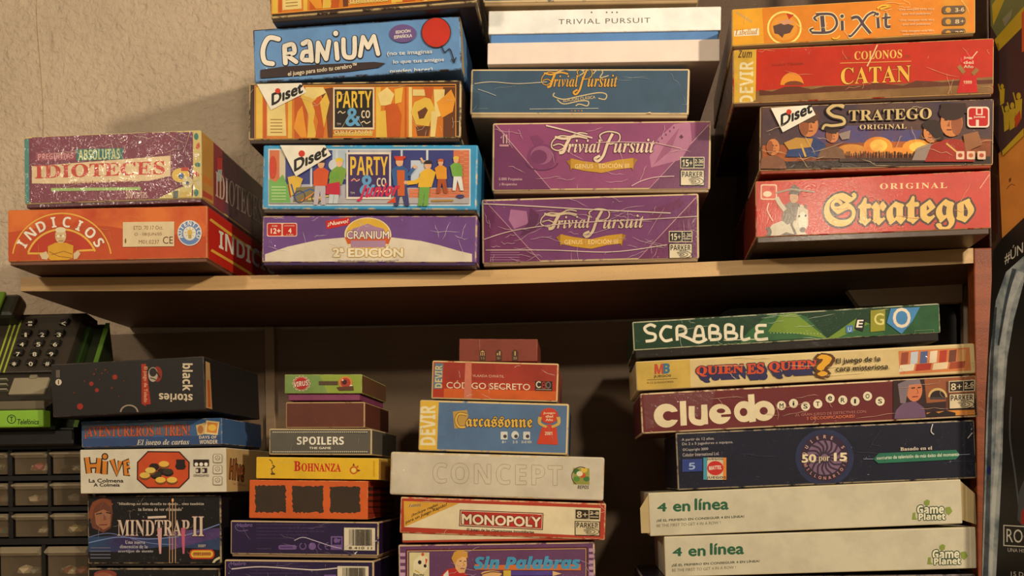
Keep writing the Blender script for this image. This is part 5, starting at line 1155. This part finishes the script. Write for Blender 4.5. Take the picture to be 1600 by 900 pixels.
CW = (206, 194, 172)
b = Box('cream-white game box with faint outlined capitals and a tiny green picture at its right', L6, [(38, 66), (1482, 106), (1465, 398), (42, 356)], -.006, .25, CW, 'film', 0, (196, 172, 128), .4, .0026, .0, CW, LO)
p = b.f; p.slope = .022
p.poly([(1030, 96), (1470, 110), (1455, 394), (1030, 382)], M(CW, 'wrap'))
p.text('CONCEPT', 328, 142, 1192, 276, CW, 'b', out=((160, 140, 108), .018), bold=0, sp=1.15)
p.rect(1266, 176, 1376, 286, (150, 150, 70), .03); 
for x, y, c_ in ((1290, 200, (60, 110, 50)), (1340, 190, (216, 180, 70)), (1330, 226, (200, 80, 40)), (1290, 250, (90, 140, 60)), (1356, 250, (70, 120, 60)), (1310, 215, (226, 214, 180))): p.ell(x, y, 22, 18, c_, 9)
p.ring(1318, 232, 60, 62, 6, (84, 70, 40), 120, 300); p.text('REPOS', 1296, 292, 1372, 316, (80, 66, 50), 'bi')
b.done()

MR = (176, 58, 36)
b = Box('red-edged cream game box with red title plate, its lid pushed down askew at the right', L6, [(108, 372), (1490, 412), (1478, 664), (106, 610)], -.006, .25, MR, 'film', 0, (206, 166, 120), .45, .0018, .0, MR, LO)
p = b.f; p.slope = .036
p.poly([(132, 398), (1452, 446), (1440, 634), (136, 572)], (226, 210, 172)); p.poly([(132, 398), (505, 412), (135, 572)], (214, 158, 56))
p.text('¡Incluye reglas', 186, 484, 360, 508, (40, 30, 24), 'rb', sl=-.42); p.text('para un Juego Rápido!', 146, 530, 420, 556, (40, 30, 24), 'rb', sl=-.44); p.text('Avanza', 166, 420, 246, 440, (110, 110, 110), 'bi', sl=-.1)
p.poly([(508, 456), (1068, 478), (1064, 592), (502, 566)], (96, 26, 22)); p.poly([(514, 462), (1062, 484), (1058, 586), (508, 560)], (230, 206, 170)); p.poly([(518, 466), (1058, 488), (1054, 582), (513, 556)], (180, 46, 34))
p.text('MONOPOLY', 524, 486, 1048, 550, (236, 216, 184), 'rb', sl=.042, bold=.012, out=((90, 24, 20), .05))
p.text('El Juego de las Operaciones Inmobiliarias', 556, 580, 1004, 600, (40, 30, 24), 'rb', sl=.04)
parker(p, 1278, 450, 1446, 628, '8+', '2-8', (50, 36, 26), (214, 196, 156), .03); b.scuffs(10, (236, 214, 186), 4, 15); b.done()
t_ = bmesh.new(); box_bm(t_, -b.w2 + .003, b.w2 - .004, -b.d2 + .002, b.d2 - .002, 0, .012, .001, 1)
# the tray sits level under the tipped lid
to = bm_obj('tray', t_, [M((186, 70, 44), 'film')], b.root); to.rotation_euler = (0, -math.radians(2.9), 0); to.location = (0, 0, -.0058)
t_ = bmesh.new(); box_bm(t_, -b.w2 + .004, b.w2 - .005, -b.d2 + .0017, -b.d2 + .0021, .003, .0115)
ts = bm_obj('tray_print', t_, [M((222, 206, 168), 'film')], to)

SP = (104, 62, 100)
b = Box('purple game box with checked border, cartoon blond man and blue brush title', L6, [(95, 690), (1410, 668), (1420, 1060), (100, 1075)], .002, .25, SP, 'film', 0, (206, 176, 140), .6, .0022, .0, SP, LO)
p = b.f; p.slope = -.014
for k in range(12): p.rect(106, 745 + k * 44, 142, 768 + k * 44, (190, 150, 176), 0); p.rect(1372, 715 + k * 40, 1406, 738 + k * 40, (190, 150, 176), 0)
p.frame(148, 722, 1364, 1060, 7, (92, 26, 40)); p.frame(157, 731, 1354, 1060, 4, (222, 180, 120))
p.rect(170, 742, 304, 980, (214, 200, 150), 0); p.poly([(200, 800), (240, 760), (290, 770), (296, 850), (240, 900), (196, 870)], (230, 216, 176)); p.ell(240, 808, 12, 14, (40, 30, 40)); p.ell(276, 832, 10, 12, (40, 30, 40)); p.ell(260, 755, 9, 12, (206, 80, 40)); p.poly([(278, 780), (292, 790), (280, 830)], (206, 60, 40)); p.line([(205, 860), (240, 880)], 8, (206, 180, 60)); p.text('Party', 195, 882, 270, 915, (40, 30, 40), 'bi', sl=0)
p.poly([(380, 900), (420, 855), (470, 845), (540, 870), (570, 910), (560, 980), (370, 980)], (190, 44, 36)); p.poly([(400, 890), (430, 860), (440, 960), (390, 970)], (236, 226, 210)); p.poly([(468, 790), (500, 762), (552, 775), (556, 830), (540, 878), (505, 880), (480, 850)], (226, 176, 120)); p.poly([(452, 780), (470, 740), (510, 724), (560, 738), (562, 780), (530, 768), (490, 790), (475, 830)], (206, 150, 60)); p.line([(505, 800), (520, 798)], 6, (50, 36, 30)); p.line([(536, 800), (550, 802)], 6, (50, 36, 30)); p.line([(512, 850), (540, 850)], 6, (150, 60, 50)); p.line([(528, 806), (540, 828), (526, 832)], 4, (170, 110, 70))
p.poly([(608, 820), (760, 826), (1318, 820), (1318, 862), (610, 858)], (206, 110, 50)); p.text('Sin Palabras', 606, 770, 1310, 850, (70, 150, 190), 'bi', sl=0, bold=.035)
p.rect(830, 866, 1130, 896, (80, 62, 140), 0); p.poly([(1130, 866), (1190, 884), (1130, 900)], (222, 180, 130)); p.rect(800, 862, 850, 900, (206, 170, 60), 0); p.ell(720, 885, 70, 22, (222, 170, 110)); p.curve([(650, 890), (720, 872), (800, 880)], 6, (70, 40, 34)); b.scuffs(14, (206, 180, 200), 4, 17); b.done()

# ---- lower right pile
SG = (22, 56, 32)
b = Box('dark green game box with white rounded capitals and coloured letter tiles', L7, [(75, 218), (1358, 145), (1358, 296), (80, 376)], -.014, .163, SG, 'film', 0, (170, 170, 140), .5, .0016, .009, (28, 22, 18), LO, ins=.002)
p = b.f; p.slope = -.052
GN, GN2 = M((112, 140, 44), 'film', .2), M((48, 96, 52), 'film', .2)
p.poly([(640, 195), (750, 180), (800, 200), (888, 300), (780, 290), (600, 300), (520, 322), (560, 260)], GN2); p.poly([(690, 192), (752, 184), (888, 304), (760, 270), (640, 262)], GN); p.poly([(888, 304), (1010, 205), (1065, 230), (1030, 262), (930, 290)], GN); p.poly([(930, 292), (1060, 230), (1150, 270), (1130, 300)], GN2); p.poly([(1060, 180), (1355, 150), (1355, 285), (1130, 296)], M((38, 88, 50), 'film', .3))
def scr(c_, ex):
    Y = lambda x: -.052 * (x - 130)
    for q in ([(172, 244), (150, 234), (126, 246), (138, 266), (168, 276), (166, 298), (130, 302)], [(240, 250), (210, 246), (192, 276), (210, 304), (242, 300)], [(262, 306), (262, 250), (292, 252), (296, 276), (266, 284)], [(276, 284), (310, 300), (350, 318), (386, 306)], [(330, 312), (340, 262), (352, 252), (366, 262), (374, 312)], [(334, 290), (372, 290)], [(398, 308), (398, 254), (428, 258), (428, 278), (400, 280)], [(400, 281), (438, 288), (436, 308), (398, 310)], [(464, 310), (464, 254), (494, 258), (494, 280), (466, 282)], [(466, 283), (506, 290), (504, 310), (464, 312)], [(532, 258), (532, 314), (566, 312)], [(634, 262), (596, 262), (596, 284), (622, 288)], [(622, 288), (592, 292), (594, 318), (640, 318)]):
        p.curve([(x, y + Y(x)) for x, y in q], 12 + ex, c_, 5)
scr((232, 222, 196), 0)
p.line([(455, 298), (640, 292)], 3, (210, 206, 180)); [p.ring(415 + k * 30, 322 - k * 1.6, 8, 8, 1.5, (110, 140, 100)) for k in range(8)]
[p.ell(650 + k * 14, 268 + .05 * k * k * .4, 2, 2, (200, 206, 170), 6) for k in range(16)]
p.rrect(964, 238, 994, 268, 4, (70, 120, 170), sl=-.1); p.text('U', 973, 244, 986, 262, (200, 210, 220), 'rb', sl=0); p.poly([(1010, 205), (1046, 212), (1034, 262), (1000, 250)], (30, 28, 26)); p.text('E', 1010, 214, 1034, 244, WH, 'rb', sh=.2, sl=0)
p.poly([(1066, 174), (1128, 168), (1126, 258), (1066, 264)], (150, 146, 42)); p.text('G', 1082, 186, 1122, 234, (226, 216, 130), 'r', sl=0, bold=.01); p.poly([(1150, 166), (1272, 160), (1240, 220), (1196, 290), (1134, 226)], (70, 132, 186)); p.text('O', 1160, 164, 1232, 246, (232, 214, 190), 'r', sl=0, bold=.012)
p.frame(1250, 258, 1330, 286, 2, (110, 140, 90)); b.scuffs(16, (196, 206, 180), 2.5, 19); b.done()

b = Box('long cream game box with slab red-over-blue shadowed title and question mark', L7, [(88, 384), (1500, 312), (1508, 432), (92, 512)], -.016, .163, (212, 186, 130), 'film', 0, (214, 190, 140), .5, .002, .0, (190, 160, 110), LO)
p = b.f; p.slope = -.053
b.band(.0, .02, .16, .98, M((200, 166, 76), 'film', .2)); b.band(.775, .12, .985, .92, (206, 122, 70))
for k, c_ in enumerate(((150, 70, 50), (190, 196, 206), (84, 96, 140), (226, 206, 176), (180, 60, 40), (110, 60, 46), (206, 150, 90))):
    x = 1196 + k * 40; p.poly([(x, 350 - k * 2), (x + 30, 346 - k * 2), (x + 26, 396 - k * 2), (x - 4, 400 - k * 2)], c_)
for k in range(4): p.poly([(1190 + k * 70, 402 - k * 4), (1252 + k * 70, 396 - k * 4), (1246 + k * 70, 424 - k * 4), (1184 + k * 70, 430 - k * 4)], [(226, 210, 180), (170, 50, 36), (226, 200, 160), (160, 70, 44)][k])
p.text('M', 168, 398, 204, 438, (190, 70, 50), 'b', bold=.02); p.text('B', 204, 396, 230, 436, (60, 110, 140), 'b', bold=.02); p.text('JUEGOS', 164, 444, 236, 456, (90, 70, 40), 'rb'); p.rect(136, 462, 262, 464, (120, 96, 50)); p.text('9-12 JUGADORES', 136, 472, 246, 482, (130, 100, 50), 'r')
for t_, x0, x1, y in (('QUIEN', 342, 536, 408), ('ES', 552, 622, 397), ('QUIEN', 644, 842, 391)):
    for k in range(7, 0, -1): p.text(t_, x0 + k * 2.0, y + k * 3.6, x1 + k * 2.0, y + 42 + k * 3.6, (48, 44, 84), 's', bold=.035)
    p.text(t_, x0, y, x1, y + 42, (206, 74, 36), 's', bold=.03, out=((48, 40, 70), .06))
for k in range(5, 0, -1): p.text('?', 848 + k * 1.5, 362 + k * 1.6, 898 + k * 1.5, 446 + k * 1.6, (110, 70, 24), 's', bold=.05)
p.text('?', 848, 362, 898, 446, (222, 160, 40), 's', bold=.03, out=((90, 54, 24), .06))
p.text('El juego de la', 922, 374, 1106, 402, (40, 30, 26), 'b'); p.text('cara misteriosa.', 922, 408, 1144, 430, (40, 30, 26), 'b')
b.scuffs(14, (236, 214, 170), 3, 23); b.done()

CL_ = (104, 36, 38)
b = Box('long maroon game box with fat cream title, lettered discs and a detective scene', L7, [(106, 522), (1512, 440), (1515, 620), (114, 686)], -.018, .163, CL_, 'film', 0, (206, 180, 140), .6, .002, .0, (84, 34, 30), LO)
p = b.f; p.slope = -.05
CC = (226, 208, 170)
p.poly([(120, 530), (420, 510), (400, 600), (130, 670)], M(CL_, 'wrap'))
def fat(pts, wd): p.curve(pts, wd, CC, 6); [p.ell(x, y, wd / 2, wd / 2, CC, 12) for x, y in (pts[0], pts[-1])]
p.ell(216, 612, 52, 50, CC, 24); p.ell(224, 613, 22, 20, CL_, 18); p.poly([(226, 600), (275, 592), (275, 630), (226, 628)], CL_)
p.poly([(272, 552), (298, 550), (302, 652), (276, 654)], CC)
p.curve([(322, 572), (324, 624), (346, 640), (372, 632), (374, 568)], 25, CC); p.line([(374, 566), (378, 648)], 25, CC)
p.ell(440, 605, 46, 42, CC, 24); p.ell(444, 592, 18, 10, CL_, 14); p.poly([(444, 608), (492, 604), (490, 616), (446, 618)], CL_)
p.ell(540, 595, 42, 44, CC, 24); p.ell(538, 597, 16, 17, CL_, 14); p.poly([(556, 524), (582, 522), (590, 636), (562, 640)], CC)
p.ell(622, 592, 46, 42, CC, 24); p.ell(622, 592, 17, 16, CL_, 14)
for (x, y), ch in zip(((696, 570), (746, 561), (796, 573), (847, 563), (898, 540), (951, 547), (1002, 552), (1054, 531), (1106, 552)), 'MiSTeRIOS'):
    p.ell(x, y, 19, 19, (226, 212, 180), 18); p.text(ch, x - 8, y - 9, x + 8, y + 9, BK, 'rb', sl=0) if ch not in 'iI' else p.text(ch, x - 3, y - 9, x + 3, y + 9, BK, 'rb', sl=0)
p.text('¡EL GRAN JUEGO DE DETECTIVES CON', 752, 604, 1046, 618, (190, 120, 110), 'r'); p.text('3 DECODIFICADORES!', 800, 618, 1000, 630, (206, 110, 80), 'rb')
p.poly([(1160, 462), (1500, 444), (1505, 608), (1160, 626)], (52, 30, 30)); p.poly([(1290, 458), (1500, 446), (1505, 540), (1300, 560)], (150, 84, 50)); p.rect(1380, 470, 1392, 600, (96, 50, 36), 0)
p.ell(1346, 535, 40, 38, (206, 170, 110), 18, 180, 360); p.ell(1346, 537, 32, 30, (40, 28, 30), 18, 180, 360); p.rect(1314, 535, 1378, 545, (70, 56, 60), 0); p.poly([(1300, 600), (1400, 590), (1500, 588), (1502, 608), (1300, 616)], (206, 130, 50)); p.poly([(1300, 606), (1330, 592), (1350, 602), (1380, 590), (1420, 600), (1420, 612), (1300, 618)], (36, 24, 24))
p.ell(1248, 506, 34, 48, (206, 120, 80), 18); p.poly([(1172, 590), (1200, 560), (1252, 552), (1290, 580), (1296, 620), (1165, 626)], (110, 80, 110)); p.poly([(1180, 480), (1220, 460), (1270, 458), (1276, 480), (1226, 484), (1212, 560), (1190, 560)], (128, 112, 120)); p.line([(1236, 498), (1252, 496)], 5, (50, 30, 30)); p.line([(1262, 496), (1276, 494)], 5, (50, 30, 30)); p.line([(1240, 534), (1264, 532)], 5, (140, 50, 40)); p.line([(1258, 500), (1266, 518), (1256, 520)], 3, (150, 76, 56))
parker(p, 1392, 468, 1500, 586, '8+', '2-6', (44, 30, 26), (214, 196, 160), -.05); b.scuffs(16, (200, 160, 140), 3, 29); b.done()

NB = (17, 19, 40)
b = Box('navy game box with a round mosaic emblem and small green banner', L8, [(256, 96), (1510, 42), (1502, 286), (262, 337)], -.016, .163, NB, 'film', 0, (150, 134, 110), .5, .0018, .0, NB, LO)
p = b.f; p.slope = -.042
p.ell(876, 200, 122, 118, M((38, 44, 78), 'film', .2), 30)
p.ell(876, 200, 102, 99, (50, 32, 52), 34); p.ell(876, 200, 74, 72, (120, 92, 116), 28)
for k in range(16):
    a = k * math.pi / 8; p.curve([(876 + 16 * math.cos(a), 200 + 16 * math.sin(a)), (876 + 45 * math.cos(a + .25), 200 + 45 * math.sin(a + .25)), (876 + 74 * math.cos(a), 200 + 72 * math.sin(a))], 8, (58, 40, 62))
p.arc('¿QUIERE SER', 876, 200, 80, -200, 20, 14, (196, 160, 150), 'b'); p.arc('MILLONARIO?', 876, 200, 92, 165, 15, 13, (196, 140, 130), 'b', inside=True)
p.text('50', 782, 188, 838, 220, (226, 206, 170), 'rb', bold=.02, sl=-.02); p.text('por', 850, 196, 896, 222, (206, 186, 150), 's', sl=-.02); p.text('15', 916, 182, 966, 214, (226, 206, 170), 'rb', bold=.02, sl=-.02)
for t_, x0, x1, y in (('A partir de 12 años.', 280, 416, 120), ('De 2 a 5 jugadores o equipos.', 282, 494, 138), ('©Copyright 2000', 284, 390, 162), ('Celador International Ltd.', 284, 436, 182)): p.text(t_, x0, y, x1, y + 14, (190, 180, 176), 'r')
p.rect(282, 208, 366, 260, (44, 62, 130)); p.text('5', 310, 222, 336, 250, (150, 170, 206), 'bi'); p.rect(370, 200, 466, 292, (206, 190, 160), 0); p.rect(370, 200, 386, 292, (70, 140, 160), 0); p.rect(452, 200, 466, 292, (214, 130, 50), 0); p.ell(420, 244, 34, 30, (196, 40, 34), 22); p.text('MATTEL', 394, 236, 446, 252, WH, 'b', sl=-.08); p.text('JUEGOS', 384, 278, 464, 290, BK, 'b', sl=0); p.text('JUEGOS', 384, 202, 452, 212, BK, 'b', sl=0)
p.poly([(1078, 206), (1100, 182), (1422, 168), (1438, 188), (1420, 208), (1098, 224)], (40, 110, 84)); p.line([(1036, 206), (1078, 206)], 3, (120, 130, 160)); p.line([(1436, 188), (1480, 186)], 3, (120, 130, 160)); p.text('concurso de televisión de más éxito del momento', 1092, 194, 1434, 208, (206, 214, 190), 'rb', sl=-.045); p.text('Basado en el', 1190, 158, 1322, 172, (214, 200, 180), 's', sl=-.04, bold=.01)
p.curve([(1325, 60), (1318, 90), (1330, 104)], 4, (206, 200, 196)); p.line([(1470, 120), (1490, 96)], 4, (190, 180, 176)); b.scuffs(9, (66, 68, 90), 2.5, 37); b.done()

CN = (200, 190, 164)
for which in (0, 1):
    Q = ([(143, 348), (1445, 290), (1450, 475), (146, 528)], [(208, 536), (1508, 482), (1508, 668), (211, 692)])[which]
    dx, dy = ((0, 0), (64, 186))[which]
    b = Box(('cream carton with green lettering and its end flaps hanging open, under the navy box', 'cream carton with green lettering, lower of the two, under the one with open flaps')[which], L8, Q, (-.02, -.022)[which], .165, CN, 'print', 0, (206, 188, 146), .4, .0012, .0, CN, LO, lidname='carton')
    p = b.f; p.slope = -.042 if which == 0 else -.030; G = (36, 92, 62)
    for t_, x0, x1, y0, y1 in (('4', 180, 216, 390, 424), ('en', 246, 314, 394, 424), ('línea', 336, 474, 372, 418)): p.text(t_, x0 + dx, y0 + dy, x1 + dx, y1 + dy, G, 'rb', sl=-.02, bold=.01)
    p.text('¡SÉ EL PRIMERO EN CONSEGUIR 4 EN LÍNEA!', 176 + dx, 456 + dy, 540 + dx, 470 + dy, (60, 66, 50), 'rb', sl=-.05); p.text('BE THE FIRST TO GET 4 IN A ROW !', 176 + dx, 478 + dy, 442 + dx, 490 + dy, (120, 116, 90), 'r', sl=-.05)
    o = dict(out=((36, 60, 36), .085), bold=.025)
    p.text('Game', 1262 + dx, 400 + dy, 1372 + dx, 434 + dy, (226, 220, 190), 'b', sl=-.02, **o); p.text('Planet', 1268 + dx, 432 + dy, 1378 + dx, 460 + dy, (226, 220, 190), 'b', sl=-.02, **o)
    LG = (132, 148, 62)
    p.poly([(1290 + dx, 382 + dy), (1302 + dx, 374 + dy), (1314 + dx, 380 + dy), (1312 + dx, 396 + dy), (1300 + dx, 402 + dy), (1290 + dx, 394 + dy)], LG); p.poly([(1378 + dx, 408 + dy), (1398 + dx, 404 + dy), (1408 + dx, 424 + dy), (1394 + dx, 440 + dy), (1380 + dx, 430 + dy)], LG); p.poly([(1244 + dx, 430 + dy), (1254 + dx, 428 + dy), (1254 + dx, 448 + dy), (1262 + dx, 458 + dy), (1240 + dx, 458 + dy)], LG)
    if which == 0:
        for sgn, nm in ((1, 'flap'), (-1, 'flap')):
            fb = bmesh.new(); x = b.w2 * sgn; t = .0011; L = .017 if sgn > 0 else .010
            q = [(x, -b.d2 + .001, .004), (x + sgn * L, -b.d2 + .002 + L * .15, .004 - (.006 if sgn > 0 else -.0)), (x + sgn * L, -b.d2 + .002 + L * .15, b.h * .66), (x, -b.d2 + .001, b.h - .002)]
            v = [fb.verts.new(a) for a in q] + [fb.verts.new((a[0], a[1] + t, a[2])) for a in q]
            for f in ((0, 1, 2, 3), (4, 5, 6, 7), (0, 1, 5, 4), (1, 2, 6, 5), (2, 3, 7, 6), (3, 0, 4, 7)): fb.faces.new([v[i] for i in f])
            bm_obj(nm, fb, [M((196, 172, 124), 'matte')], b.root)
    b.done()
b = Box('navy game box edge at the very bottom right, beneath the lower cream carton', L8, [(114, 694), (1506, 676), (1506, 915), (116, 915)], -.012, .163, NB, 'film', 0, (130, 116, 110), .6, .0018, .0, NB, LO)
b.done()
